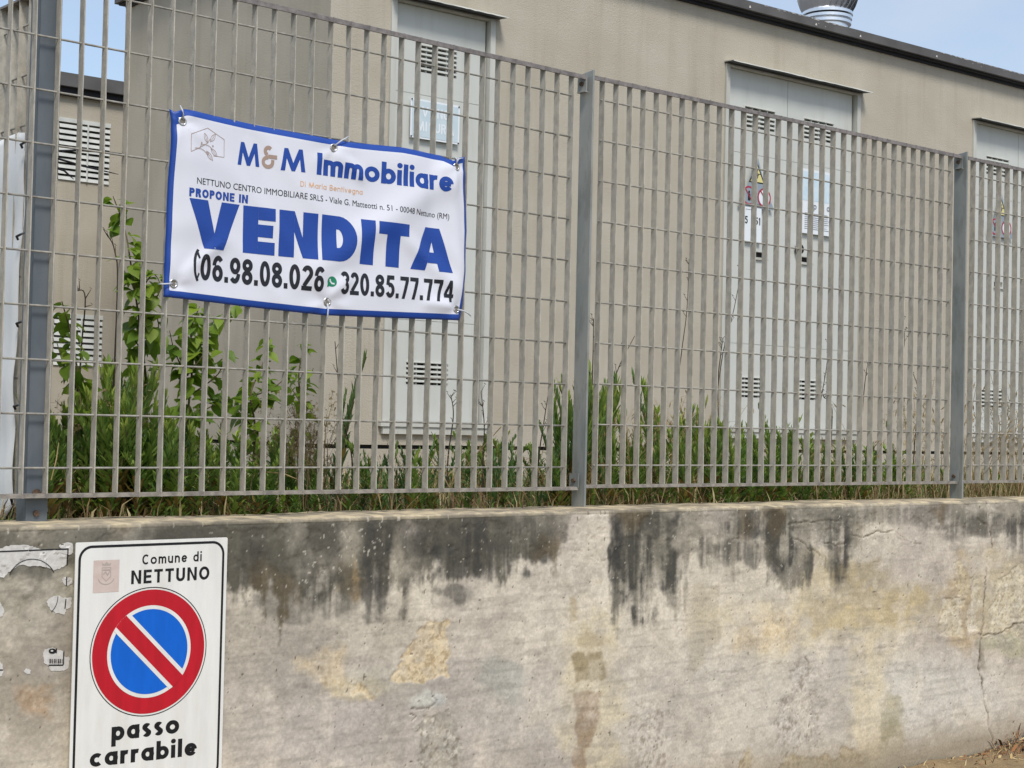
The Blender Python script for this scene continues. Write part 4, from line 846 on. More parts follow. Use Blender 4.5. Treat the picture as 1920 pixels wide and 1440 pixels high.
m_under = mat('dirty and shade-darkened canopy underside', L8(96, 99, 102), L8(74, 77, 80), 12, .6)  # darker than the canopy top: shade from occlusion painted in along with dirt
def vent_slots(u0, u1, z1, rows, pitch, hgt, cols):
    g = .007; wd = (u1-u0-g*(cols-1))/cols; o = []
    for r_ in range(rows):
        zc = z1-r_*pitch
        for c in range(cols): o.append((u0+c*(wd+g), u0+c*(wd+g)+wd, zc-hgt, zc, .03))
    return o
def door_unit(d, leaves, vents, grips, label=None, seam=(1.86, .715)):
    """frame, drip canopy and leaves set in an opening of the front wall"""
    u0, u1, z0, z1 = cu(d['u0']), cu(d['u1']), d['z0'], d['z1']
    f = MB(); J = .02
    f.box(u0-.012, u0+J, -.014, .03, z0, z1+.0); f.box(u1-J, u1+.012, -.014, .03, z0, z1); f.box(u0+J, u1-J, -.012, .03, z1-.010, z1); f.box(u0-.03, u1+.03, -.030, .03, z0-.018, z0); f.box(u0-.012, u1+.012, -.022, .0, z0-.055, z0-.018)
    fo_ = f.build('door_frame', m_frame, cab)
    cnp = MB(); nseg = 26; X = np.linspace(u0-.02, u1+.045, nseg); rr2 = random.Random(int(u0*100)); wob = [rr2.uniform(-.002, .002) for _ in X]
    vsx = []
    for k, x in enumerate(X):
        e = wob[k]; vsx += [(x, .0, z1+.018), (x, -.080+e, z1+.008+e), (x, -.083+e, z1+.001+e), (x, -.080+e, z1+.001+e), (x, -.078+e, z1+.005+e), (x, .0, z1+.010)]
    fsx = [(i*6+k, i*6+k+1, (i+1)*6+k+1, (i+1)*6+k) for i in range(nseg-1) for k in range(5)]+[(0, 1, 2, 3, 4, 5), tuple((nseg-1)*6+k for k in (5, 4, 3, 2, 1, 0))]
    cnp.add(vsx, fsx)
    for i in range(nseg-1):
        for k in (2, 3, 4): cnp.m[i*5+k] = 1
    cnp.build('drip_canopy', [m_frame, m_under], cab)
    q = MB(); q.box(u0+J, u1-J, .055, .06, z0, z1-.01); q.build('door_back', m_dark, cab)
    n = len(leaves)
    for (a, c) in leaves:
        b = MB(); hs = []
        for v in vents:
            if a < (v[0]+v[1])/2 < c: hs += vent_slots(*v)
        for g in grips:
            if a < (g[0]+g[1])/2 < c: hs.append(g)
        for zs in seam: hs.append((a+.0005, c-.0005, zs-.0015, zs+.0015, .004))
        plate(b, a, c, z0+.006, z1-.012, .020, hs, mi=0, mw=0, mb_i=1)
        b.add([(a, .020, z0+.006), (a, .04, z0+.006), (a, .04, z1-.012), (a, .020, z1-.012)], [(0, 1, 2, 3)])
        b.add([(c, .020, z0+.006), (c, .04, z0+.006), (c, .04, z1-.012), (c, .020, z1-.012)], [(3, 2, 1, 0)])
        lf = b.build('door_leaf', [m_grp, m_dark], cab)
        # raised louvre lips over the slots and lips round the grips
        l = MB()
        for v in vents:
            if a < (v[0]+v[1])/2 < c:
                for r_ in range(v[3]): z = v[2]-r_*v[4]; l.box(v[0]-.002, v[1]+.002, .012, .0198, z+.0005, z+.004)
        if l.v: l.build('louvre_lip', m_grp, lf)['kind'] = 'stuff'
        l = MB()
        for g in grips:
            if a < (g[0]+g[1])/2 < c: l.box(g[0]-.006, g[1]+.006, .008, .0198, g[2]-.016, g[2]-.001)
        if l.v: l.build('grip', m_frame, lf)
    return fo_
# door beside the banner
o = .0
u0, u1 = cu(d1['u0'])+.024, cu(d1['u1'])-.030
va = [cu(onF(786, 90)[0]), cu(onF(860, 90)[0]), onF(820, 88)[1]-.004]
vb = [cu(onF(766, 690)[0]), cu(onF(843, 690)[0]), onF(800, 681)[1]]
door_unit(d1, [(u0, u1)], [(va[0], va[1], va[2], 6, .0245, .011, 4), (vb[0], vb[1], vb[2], 5, .0245, .011, 4)], [])
# double door
ul, ur = cu(d2['u0'])+.024, cu(d2['u1'])-.034; um = cu((onF(1488, 155)[0]+onF(1471, 450)[0])/2)
A = [onF(x, y) for x, y in ((1402, 197), (1457, 200), (1513, 218), (1567, 220), (1389, 706), (1439, 706), (1495, 712), (1545, 712))]
zt_, zb_ = 2.142, .512
vents2 = [(cu(A[0][0]), cu(A[1][0]), zt_, 5, .027, .012, 4), (cu(A[2][0]), cu(A[3][0]), zt_, 5, .027, .012, 4), (cu(A[4][0]), cu(A[5][0]), zb_, 5, .0262, .012, 4), (cu(A[6][0]), cu(A[7][0]), zb_, 5, .0262, .012, 4)]
ga, gb = onF(1420, 471), onF(1441, 484); gc, gd = onF(1504, 480), onF(1526, 491)
grips2 = [(cu(ga[0]), cu(gb[0]), ga[1]-.034, ga[1], .03), (cu(gc[0]), cu(gd[0]), gc[1]-.034, gc[1], .03)]
door_unit(d2, [(ul, um-.002), (um+.002, ur)], vents2, grips2)
kn = onF(1501, 467, .01); b = MB(); b.tube([(cu(kn[0]), .008, kn[1]), (cu(kn[0]), -.012, kn[1])], .030, 20); b.build('round_lock', m_dark, cab)
sh3 = cu(d3['u0'])-cu(d2['u0'])
door_unit(d3, [(ul+sh3, um-.002+sh3), (um+.002+sh3, ur+sh3)], [(v[0]+sh3, v[1]+sh3, *v[2:]) for v in vents2], [(g[0]+sh3, g[1]+sh3, *g[2:]) for g in grips2])

# plaques on the doors (world placed, facing the street)
def plaque(name, label, cat, u, z, off, build):
    p = FO+FU*u+FN*off; r_ = empty(name, (p[0], p[1], z), -TH, label=label, cat=cat); build(r_); return r_
def pf(layer): return lambda a, b_, c: (a, -layer-c, b_)
def pp(par, name, po, m, layer): return obj(name, flat_mesh(name, po, pf(layer), m, layer=.0003), par)
def Lp(pts, w_, cl=False, li=0): return [(li, [tuple(p) for p in c]) for c in stroke_faces(pts, w_, cl)]
def danger(par):
    """grey blue triangular plate: warning triangle above two red prohibition rings"""
    o = [(-.010, .300), (.010, .300), (.075, .130), (.150, .015), (.150, 0), (-.150, 0), (-.150, .015), (-.075, .130)]
    b = MB(); n = len(o); b.add([(p[0], -.002, p[1]) for p in o]+[(p[0], 0, p[1]) for p in o], [tuple(range(n)), tuple(range(2*n-1, n-1, -1))]+[(k, n+k, n+(k+1) % n, (k+1) % n) for k in range(n)])
    b.build('plate', m_plgrey, par)
    pp(par, 'warning_triangle', [(0, [(0, .278), (.070, .150), (-.070, .150)])], m_dark, .003); pp(par, 'warning_field', [(0, [(0, .258), (.056, .157), (-.056, .157)])], m_yel, .0036)
    pp(par, 'lightning_bolt', Lp([(.006, .232), (-.008, .196), (.010, .199), (-.004, .168)], .007)+[(1, [(-.012, .178), (.004, .178), (-.008, .160)])]+Lp([(-.03, .206), (.03, .206)], .004, li=2)+[(3, disc(-.001, .212, .006, 10))], m_dark, .0042)
    for cx in (-.066, .066):
        pp(par, 'prohibition_disc', [(0, disc(cx, .068, .050, 32))], m_plgrey if cx < 0 else m_plqw, .003); pp(par, 'prohibition_ring', [(0, q) for q in annulus(cx, .068, .047, .058, 36)], m_redp, .0036)
        pp(par, 'figure', [(0, disc(cx, .090, .008, 12)), (0, [(cx-.010, .080), (cx+.010, .080), (cx+.013, .050), (cx+.006, .036), (cx-.010, .040)])], m_dark, .0042)
        pp(par, 'prohibition_bar', [(0, [(cx-.036, .105), (cx-.030, .110), (cx+.036, .031), (cx+.030, .026)])], m_redp, .0048)
q = onF(1420, 385, .01); plaque('danger_sign', 'grey blue danger plate with yellow bolt triangle, on the double door left leaf', 'sign', q[0], q[1]-.015, .0, danger)
q = onF(1878, 442, .01); plaque('danger_sign', 'grey blue danger plate on the door at the right picture edge', 'sign', q[0], q[1]-.01, .0, danger)
def number(par):
    b = MB(); b.box(-.078, .078, -.002, 0, 0, .230); b.build('plate', m_plqw, par)
    po, wd = text_polys('551', .17, .10); pp(par, 'number_lettering', fit(po, wd, -.012, .105, .070, .105, .045), m_dark, .003)
    po, wd = text_polys('5', .17); pp(par, 'number_lettering', fit(po, wd, -.066, .105, -.042, .105, .045), m_dark, .003)
    pp(par, 'heading_lines', [(0, [(-.060, .208), (.060, .208), (.060, .212), (-.060, .212)]), (0, [(-.060, .190), (.020, .190), (.020, .193), (-.060, .193)])], m_txtg, .003)
q = onF(1412, 453, .01); plaque('number_label', 'white number label below the danger plate', 'label', q[0], q[1], .0, number)
def info(par):
    b = MB(); b.box(-.155, .155, -.002, 0, 0, .40); b.build('plate', m_plqw, par)
    pp(par, 'blue_panel', [(0, [(-.150, .205), (.130, .205), (.130, .385), (-.150, .385)])], mat('faded cyan print', L8(198, 220, 232), L8(214, 228, 234), 30), .003)
    po, wd = text_polys('p', .16); pp(par, 'lettering', fit(po, wd, -.040, .155, -.012, .155, .040), m_txtg, .0036); po, wd = text_polys('a', .16); pp(par, 'lettering', fit(po, wd, .085, .155, .112, .155, .040), m_txtg, .0036)
    ls = []
    rr3 = random.Random(5)
    for k in range(9): z = .125-k*.012; ls.append((0, [(-.12, z), (-.12+rr3.uniform(.14, .24), z), (.10, z+.003), (-.12, z+.003)]))
    pp(par, 'small_print', ls, m_txtg, .0036)
q = onF(1534, 440, .01); plaque('information_notice', 'white and pale blue notice on the double door right leaf', 'notice', q[0], q[1], .0, info)
def misura(par):
    b = MB(); b.box(-.152, .152, -.002, 0, 0, .200); b.build('plate', m_plqw, par)
    pp(par, 'blue_field', [(0, [(-.143, .009), (.143, .009), (.143, .191), (-.143, .191)])], m_plq, .003)
    po, wd = text_polys('VANO', .19, .14)
    po2, wd2 = text_polys('MI', .19, .14); po3, wd3 = text_polys('SURA', .19, .14)
    pp(par, 'lettering', fit(po, wd, -.085, .115, .085, .115, .050)+fit(po2, wd2, -.115, .040, -.052, .040, .050)+fit(po3, wd3, -.038, .040, .118, .040, .050), m_plqw, .0036)
    for x in (-.146, .146):
        for z in (.006, .194): b = MB(); b.tube([(x, -.002, z), (x, -.006, z)], .004, 8); b.build('screw', m_dark, par)
q = onF(817, 262, .01); plaque('door_plaque', 'pale blue plaque with white letters on the single door above the banner', 'plaque', q[0], q[1]-.005, .0, misura)

# roof turbine
def solve(x, y, off):
    u, z = onF(x, y, off); p = FO+FU*u+FN*off; return p, z
pt, zt2 = solve(1551, 31, -.80)
tv = empty('roof_turbine_vent', (pt[0], pt[1], ZR+.044), label='shiny metal turbine ventilator on the cabin roof', cat='ventilator')
sc_ = np.linalg.norm(pt-CAM)/F_PX
R0 = 44*sc_; zr = zt2-ZR-.044
b = MB(); b.tube([(0, 0, 0), (0, 0, zr-.03)], R0*.86, 40, cap=False); b.build('base_duct', m_chrome, tv, True)
for k, (z, r_) in enumerate(((zr-.055, 1.0), (zr-.02, 1.03), (zr+.012, 1.06))):
    b = MB(); b.tube([(0, 0, z-.012), (0, 0, z-.010), (0, 0, z+.010), (0, 0, z+.012)], [R0*.9*r_, R0*r_, R0*r_, R0*.9*r_], 40); b.build('collar_ring', m_chrome, tv)
b = MB(); NV = 26; nh = 14
for k in range(NV):
    a0 = 2*PI*k/NV; vs = []
    for i in range(nh):
        t = i/(nh-1); z = zr+.02+t*.46; rad = R0*(1.02+.36*math.sin(PI*min(1, t*1.02))**.8)
        tw = .30*math.sin(PI*t)
        for a, rr4 in ((a0+tw, rad), (a0+tw+2*PI/NV*1.15, rad*.93)): vs.append((rr4*math.cos(a), rr4*math.sin(a), z))
    fs = [(2*i, 2*i+1, 2*i+3, 2*i+2) for i in range(nh-1)]
    v = MB(); v.add(vs, fs); o = v.build('vane', m_chrome, tv, True)
b = MB(); b.tube([(0, 0, zr+.47), (0, 0, zr+.50)], [R0*1.0, R0*.5], 32); b.build('cap', m_chrome, tv)

# ================================================================== REAR CABIN with louvres
FB = 6.25
def onB(x, y): d = ray(x, y); p0 = FO+FU*(-3)-FN*(FB-2.6); t = ((p0-CAM)@FN)/(d@FN); q = CAM+t*d; return float((q-FO)@FU), float(q[2])
ub0 = onB(-500, 300)[0]; ub1 = onB(420, 300)[0]; zb1 = onB(160, 180)[1]
pB = FO+FU*ub0-FN*(FB-2.6+.3*0)
pB = FO-FN*(FB-2.6); d0 = ((FO+FU*(-3)-FN*(FB-2.6)-FO)@FN); pB = FO+FN*d0+FU*ub0
rc = empty('rear_cabin', tuple(pB), -TH, label='second beige rendered cabin seen far back at the left, with two louvred openings', cat='building')
V1 = [onB(112, 232), onB(203, 347)]; V2 = [onB(98, 588), onB(189, 688)]
vh = [(V1[1][0]-.36-ub0, V1[1][0]-ub0, V1[1][1], onB(203, 240)[1], .06), (V2[1][0]-.34-ub0, V2[1][0]-ub0, V2[1][1], onB(189, 600)[1], .06)]
b = MB(); plate(b, 0, ub1-ub0, -.25, zb1, 0, vh, mb_i=1, mw=0); b.add([(ub1-ub0, 0, -.25), (ub1-ub0, 2.3, -.25), (ub1-ub0, 2.3, zb1), (ub1-ub0, 0, zb1)], [(0, 1, 2, 3)])
b.build('wall', [m_plaster, m_dark], rc)
b = MB(); b.box(-.05, ub1-ub0+.06, -.07, 2.4, zb1+.035, zb1+.125); r2 = b.build('roof', m_slate, rc)
b = MB(); b.box(-.03, ub1-ub0+.03, -.035, 2.35, zb1-.02, zb1+.035); b.build('roof_lip', m_slate2, r2)
for h, ns_ in ((vh[0], 10), (vh[1], 8)):
    b = MB(); a, c, z0, z1 = h[:4]; b.box(a-.02, c+.004, -.006, .004, z1, z1+.028)
    fo2 = b.build('vent_frame', m_louv, rc); pz = (z1-z0)/ns_
    l = MB(); l.add([(a, .035, pz*.95), (c, .035, pz*.95), (c, -.004, pz*.60), (a, -.004, pz*.60), (c, -.010, pz*.02), (a, -.010, pz*.02), (c, -.004, pz*.0), (a, -.004, pz*.0)], [(3, 2, 1, 0), (5, 4, 2, 3), (7, 6, 4, 5)])
    lm = l.mesh('slat', m_louv)
    for k in range(ns_): obj('slat', lm, fo2, (0, 0, z0+k*pz))
    b = MB(); b.tube([((a+c)/2+.02, -.012, z0), ((a+c)/2+.02, -.012, z1)], .006, 6); b.build('stay_rod', m_louv, fo2)
for pts in (([(152, 440), (156, 400), (165, 395), (175, 345), (186, 330)]), ([(158, 325), (160, 300), (170, 285), (176, 300), (176, 330)]), ([(168, 320), (180, 330), (196, 345)])):
    pass

# ================================================================== VEGETATION in the raised yard
def gz(X, Y): return float(soilZ(np.array([X]), np.array([Y-float(bendY(X))]))[0])
def leaf_mesh(name, L, W_, heart, curl, m):
    b = MB(); n = 7; vs = []
    for i in range(n):
        t = i/(n-1); wv = (math.sin(PI*t**(.62 if heart else .9))**(.8 if heart else 1.0))*W_*(1 if t < .999 else 0)
        if heart and i == n-2: wv *= .75
        x = t*L; z = curl*L*(-t*t); vs += [(x-(.08*L if heart and i == 0 else 0), wv if i else .22*W_*heart, z+.25*wv), (x, 0, z), (x-(.08*L if heart and i == 0 else 0), -wv if i else -.22*W_*heart, z+.25*wv)]
    fs = []
    for i in range(n-1):
        a = i*3; fs += [(a, a+1, a+4, a+3), (a+1, a+2, a+5, a+4)]
    b.add(vs, fs); return b.mesh(name, m, True)
LEAVES = [leaf_mesh('leaf', 1, w_, 1, c, m_leaf) for w_, c in ((.42, .25), (.36, .45), (.46, .1), (.32, .3))]
def smooth_path(pts, k=5):
    P_ = [np.array(p, float) for p in pts]; o = []
    for i in range(len(P_)-1):
        p0 = P_[max(i-1, 0)]; p1 = P_[i]; p2 = P_[i+1]; p3 = P_[min(i+2, len(P_)-1)]
        for j in range(k):
            t = j/k; o.append(.5*((2*p1)+(-p0+p2)*t+(2*p0-5*p1+4*p2-p3)*t*t+(-p0+3*p1-3*p2+p3)*t**3))
    return o+[P_[-1]]
def sapling(branches, Y, label, dens=1.0, size=(.05, .095), seed=0):
    r_ = random.Random(seed); base = onY(*branches[0][0], Y); zb_ = gz(base[0], Y)
    root = empty('sapling', (base[0], Y, zb_), label=label, cat='sapling'); O = np.array([base[0], Y, zb_])
    for bi, br in enumerate(branches):
        pts = []
        for k, (x, y) in enumerate(br):
            yy = Y+(0 if k == 0 and bi == 0 else r_.uniform(-.06, .06)); p = onY(x, y, yy); pts.append(p-O)
        if bi == 0: pts[0] = np.array([0, 0, -.02])
        sp = smooth_path(pts, 5); n = len(sp); r0_ = .0045 if bi == 0 else .0028
        b = MB(); b.tube(sp, [r0_*(1-.7*i/n) for i in range(n)], 6); st2_ = b.build('stem' if bi == 0 else 'branch', m_stem, root, True)
        Ltot = sum(np.linalg.norm(sp[i+1]-sp[i]) for i in range(n-1)); nl = max(4, int(Ltot/.017*dens))
        for k in range(nl):
            t = (.22 if bi == 0 else .1)+(1-(.22 if bi == 0 else .1))*(k+r_.random()*.6)/nl; i = min(n-2, int(t*(n-1))); p = sp[i]; 
            if p[2] < .10: continue
            az = r_.uniform(0, 2*PI); el = r_.uniform(-.9, .35); s = r_.uniform(*size)*(1-.35*t)*.92
            o = obj('leaf', LEAVES[r_.randrange(4)], root, tuple(p+np.array([math.cos(az)*.012, math.sin(az)*.012, .004]))); o.scale = (s, s, s)
            o.rotation_euler = (r_.uniform(-.7, .7), -el, az)
    return root
sapling([[(168, 880), (152, 770), (138, 650), (116, 565)], [(150, 740), (122, 690), (106, 640)], [(140, 670), (128, 600)]], .42, 'young leafy sapling nearest the corner post, in front of the lower louvre', 1.0, (.045, .075), 1)
sapling([[(262, 900), (276, 770), (268, 660), (258, 580), (246, 500), (234, 430), (212, 368)], [(262, 610), (300, 545), (312, 500)], [(252, 540), (228, 500)], [(256, 560), (285, 515), (300, 530)], [(268, 660), (240, 620)], [(268, 640), (292, 590), (300, 640)]], .62,
        'tallest broad-leaved sapling, its top left of the banner', 1.25, (.05, .09), 2)
sapling([[(340, 900), (352, 780), (362, 670), (358, 620), (374, 575)], [(362, 672), (402, 612), (452, 572)], [(355, 720), (328, 660), (318, 620)], [(358, 740), (410, 700), (420, 655)], [(350, 790), (400, 760), (440, 745)], [(356, 700), (385, 660)]], .72, 'bushy broad-leaved sapling under the lower left part of the banner', 1.5, (.05, .085), 3)
sapling([[(470, 900), (478, 810), (470, 740), (490, 690), (506, 632)], [(470, 745), (520, 722), (548, 690)], [(478, 805), (440, 765), (412, 742)], [(476, 770), (500, 745), (530, 760)]], .80, 'loose broad-leaved sapling under the middle of the banner', 1.2, (.045, .08), 4)
sapling([[(560, 880), (566, 780), (560, 705), (572, 640)], [(566, 760), (545, 725)], [(564, 740), (588, 690)]], .66, 'thin sapling in front of the cabin corner edge', 1.0, (.04, .075), 5)

def tint_mesh(name, V, Fc, C_, m, smooth=False):
    me = bpy.data.meshes.new(name); me.from_pydata([tuple(v) for v in V], [], Fc)
    s = np.clip(np.array(C_), 0, 255)/255; l = np.where(s <= .04045, s/12.92, ((s+.055)/1.055)**2.4)
    at = me.color_attributes.new('tint', 'FLOAT_COLOR', 'POINT'); at.data.foreach_set('color', np.concatenate([l, np.ones((len(l), 1))], 1).astype(np.float32).ravel()); me.materials.append(m); return me
def weed_meshes(seed, n=74, green=((98, 130, 52), (150, 174, 82)), low=((160, 142, 66), (132, 102, 62)), lw=.044, ll=.20, up=.75):
    """unit height shoot closely set with narrow rising leaves"""
    r_ = random.Random(seed); bend = r_.uniform(-.3, .3); V = []; Fc = []; C_ = []
    ax = lambda t: np.array([bend*t*t, .05*math.sin(t*3+seed), t])
    for k in range(n):
        t = .05+.95*(k/n)**.85; a = k*2.4+r_.uniform(-.3, .3); p = ax(t); L = ll*(1.05-.55*t)*r_.uniform(.75, 1.2); W_ = lw*r_.uniform(.7, 1.2)*(1.1-.5*t)*.5
        el = up*r_.uniform(.7, 1.3)+.5*t; d = np.array([math.cos(a)*math.cos(el), math.sin(a)*math.cos(el), math.sin(el)]); sd_ = np.array([-math.sin(a), math.cos(a), 0]); nb = np.cross(d, sd_)
        tip = p+d*L+np.array([0, 0, -.18*L*(1-t)]); m1 = p+d*L*.35+nb*.0; m2 = p+d*L*.72+np.array([0, 0, .01*L])
        i0 = len(V); V += [p, m1+sd_*W_, m1-nb*W_*.25, m1-sd_*W_, m2+sd_*W_*.8, m2-nb*W_*.2, m2-sd_*W_*.8, tip]
        Fc += [(i0, i0+1, i0+2), (i0, i0+2, i0+3), (i0+1, i0+4, i0+5, i0+2), (i0+2, i0+5, i0+6, i0+3), (i0+4, i0+7, i0+5), (i0+5, i0+7, i0+6)]
        old = t < .35 and r_.random() < .45; g0, g1 = (low if old else green); q = r_.random(); c = [g0[i]+(g1[i]-g0[i])*q for i in range(3)]
        if t > .85: c = [c[0]*1.2, c[1]*1.12, c[2]*1.1]
        C_ += [c]*8
    fol = tint_mesh('foliage', V, Fc, C_, m_weed, True)
    b = MB(); b.tube([ax(i/6) for i in range(7)], [.010*(1-.7*i/6) for i in range(7)], 5); return fol, b.mesh('stem', m_stem)
WEEDS = [weed_meshes(s) for s in range(5)]+[weed_meshes(20+s, 60, ((84, 118, 62), (118, 150, 90)), lw=.034, ll=.17, up=1.0) for s in range(3)]+[weed_meshes(30+s, 52, ((116, 150, 50), (148, 172, 74)), lw=.062, ll=.26, up=.55) for s in range(2)]
PROF = [(88, 740), (130, 740), (165, 740), (205, 690), (222, 640), (238, 650), (255, 720), (320, 735), (360, 790), (400, 780), (450, 800), (520, 795), (560, 810), (600, 850), (622, 850), (700, 820), (760, 830), (840, 800), (900, 800), (1000, 830), (1040, 760), (1060, 700), (1085, 680), (1135, 675), (1160, 740), (1200, 800), (1228, 700), (1242, 700), (1262, 790), (1292, 730), (1320, 745), (1345, 770), (1380, 790), (1420, 795), (1460, 765), (1482, 790), (1540, 820), (1600, 830), (1640, 840), (1675, 790), (1690, 850), (1800, 880), (1920, 880)]
def topy(x): return float(np.interp(x, [p[0] for p in PROF], [p[1] for p in PROF]))
PLACED = []
def put_weed(x, Y, ty, label, group, var):
    q = onY(x, ty, Y); X = q[0]; z0 = gz(X, Y); h = q[2]-z0
    if h < .07: h = random.uniform(.07, .12)
    PLACED.append((h/max(1.0, float(np.hypot(X-CAM[0], Y-CAM[1]))), X, Y, z0, h, label, group, var))
def finish_weeds():
    r_ = random.Random(77); PLACED.sort(key=lambda t: -t[0]); V = []; Fc = []; C_ = []; nv = 0
    for k, (_, X, Y, z0, h, label, group, var) in enumerate(PLACED):
        fol, stm = WEEDS[var]; a = r_.uniform(0, 2*PI); sz = h/1.08; sw = sz*min(1.5, max(.8, .34/h))
        if k < 296:
            o = empty('weed', (X, Y, z0-.005), label=label, cat='weed', group=group); o.rotation_euler = (r_.gauss(0, .09), r_.gauss(0, .09), a); o.scale = (sw, sw, sz)
            f_ = obj('foliage', fol, o); f_['kind'] = 'stuff'; obj('stem', stm, o)
        else:
            co = np.empty(len(fol.vertices)*3); fol.vertices.foreach_get('co', co); co = co.reshape(-1, 3)*np.array([sw, sw, sz]); ca, sa = math.cos(a), math.sin(a)
            V.append(np.stack([co[:, 0]*ca-co[:, 1]*sa+X, co[:, 0]*sa+co[:, 1]*ca+Y, co[:, 2]+z0-.005], 1)); Fc += [tuple(i+nv for i in p.vertices) for p in fol.polygons]
            cl = np.empty(len(fol.vertices)*4); fol.color_attributes['tint'].data.foreach_get('color', cl); C_.append(cl*r_.uniform(.75, 1.1)); nv += len(co)
    if V:
        me = bpy.data.meshes.new('weed_mass'); me.from_pydata(np.concatenate(V).tolist(), [], Fc); at = me.color_attributes.new('tint', 'FLOAT_COLOR', 'POINT'); at.data.foreach_set('color', np.concatenate(C_).astype(np.float32)); me.materials.append(m_weed)
        tag(obj('weed_mass', me), 'smaller weeds filling in between the taller ones in the yard', 'weeds', kind='stuff')
def zone(n, x0, x1, Y0, Y1, spread, label, group, vars_, seed):
    r_ = random.Random(seed)
    for k in range(n):
        x = x0+(x1-x0)*(k+r_.random())/n; Y = Y0+(Y1-Y0)*r_.random()**1.3
        ty = topy(x)+spread*r_.random()**1.2-6; q = onY(x, ty, Y)
        put_weed(x, Y+float(bendY(q[0])), ty, label, group, r_.choice(vars_))
zone(185, 86, 600, .13, 1.3, 150, 'green narrow-leaved weed crowded behind the fence below the banner', 'narrow-leaved weeds left of the cabin corner', [0, 1, 2, 3, 4, 8, 9], 1)
zone(56, 86, 340, .2, .9, 90, 'tall dark green weed shoot near the corner post', 'tall weed shoots near the corner post', [0, 1, 2, 5], 2)
zone(90, 604, 1045, .14, 1.2, 100, 'grey green weed below the single door', 'weeds in front of the single door', [1, 3, 5, 6, 7], 3)
zone(50, 1040, 1165, .13, .9, 150, 'bushy green weed shoot beside the middle post', 'weed shoots beside the middle post', [0, 2, 4, 5, 6], 4)
zone(170, 1165, 1640, .13, 1.2, 110, 'green weed in front of the double door', 'weeds in front of the double door', [0, 1, 2, 3, 4, 8], 5)
zone(48, 1640, 1925, .13, 1.2, 60, 'short green weed among straw at the right post', 'short weeds at the right post', [0, 3, 9], 6)
for k, (x, ty) in enumerate(((629, 640), (634, 690), (626, 720), (1233, 682), (1131, 668), (1144, 690), (1118, 700), (1060, 700), (1078, 690), (1292, 722), (1677, 785), (1462, 748))):
    q = onY(x, ty, .7); put_weed(x, .7+.05*(k % 3)+float(bendY(q[0])), ty, 'slim upright weed shoot standing above the others', 'slim upright weed shoots', 5+k % 3)

finish_weeds()
# dry oat stalks
def oat_mesh(seed):
    r_ = random.Random(seed); b = MB(); bx = r_.uniform(-.35, .35); by = r_.uniform(-.2, .2)
    ax = lambda t: np.array([bx*t*t, by*t*t, t-.15*abs(bx)*t*t]); b.tube([ax(i/8) for i in range(9)], [.0038*(1-.6*i/8) for i in range(9)], 4)
    for k in range(r_.randint(5, 10)):
        t = r_.uniform(.62, 1.0); p = ax(t); a = r_.uniform(0, 2*PI); e = p+np.array([math.cos(a)*.07, math.sin(a)*.07, -.01]); b.tube([p, e], .0012, 3)
        L = r_.uniform(.05, .075); dn = np.array([math.cos(a)*.02, math.sin(a)*.02, -L]); w_ = .007
        b.add([e, e+dn*.4+np.array([w_, 0, 0]), e+dn*.4+np.array([0, w_, 0]), e+dn*.4-np.array([w_, 0, 0]), e+dn*.4-np.array([0, w_, 0]), e+dn], [(0, 1, 2), (0, 2, 3), (0, 3, 4), (0, 4, 1), (5, 2, 1), (5, 3, 2), (5, 4, 3), (5, 1, 4)])
    for k in range(r_.randint(1, 3)):
        t = r_.uniform(.1, .6); p = ax(t); a = r_.uniform(0, 2*PI); d = np.array([math.cos(a), math.sin(a), 0]); sd_ = np.array([-math.sin(a), math.cos(a), 0])*.006
        q1 = p+d*.08+np.array([0, 0, .10]); q2 = p+d*.20+np.array([0, 0, .05]); b.add([p-sd_*.5, p+sd_*.5, q1+sd_, q1-sd_, q2], [(0, 1, 2, 3), (3, 2, 4)])
    return b.mesh('dry_grass_stalk', m_straw)
OATS = [oat_mesh(s) for s in range(7)]
def straw(n, x0, x1, t0, t1, Y0, Y1, label, group, seed, lean=.25):
    r_ = random.Random(seed)
    for k in range(n):
        x = r_.uniform(x0, x1); Y = r_.uniform(Y0, Y1); ty = r_.uniform(t0, t1); q = onY(x, ty, Y); X = q[0]; Yb = Y+float(bendY(X)); z0 = gz(X, Yb); h = max(.10, q[2]-z0)
        o = obj('dry_grass_stalk', OATS[r_.randrange(7)], None, (X, Yb, z0), (r_.gauss(0, lean), r_.gauss(0, lean), r_.uniform(0, 6.28))); s = h; o.scale = (s*.8+.06, s*.8+.06, s); tag(o, label, 'dry grass', group)
straw(64, 640, 1090, 800, 905, .10, .9, 'pale dry oat stalk below the single door', 'oat stalks below the single door', 1)
straw(85, 1100, 1330, 720, 900, .10, 1.0, 'pale dry oat stalk right of the middle post', 'oat stalks right of the middle post', 2)
straw(44, 1330, 1640, 790, 900, .10, .9, 'pale dry oat stalk in front of the double door', 'oat stalks in front of the double door', 3)
straw(95, 1640, 1920, 690, 900, .10, 1.2, 'tangled straw stalk beside the right post', 'straw stalks beside the right post', 4, .35)
straw(26, 90, 600, 800, 905, .09, .5, 'thin straw stalk among the weeds below the banner', 'straw stalks below the banner', 5, .4)
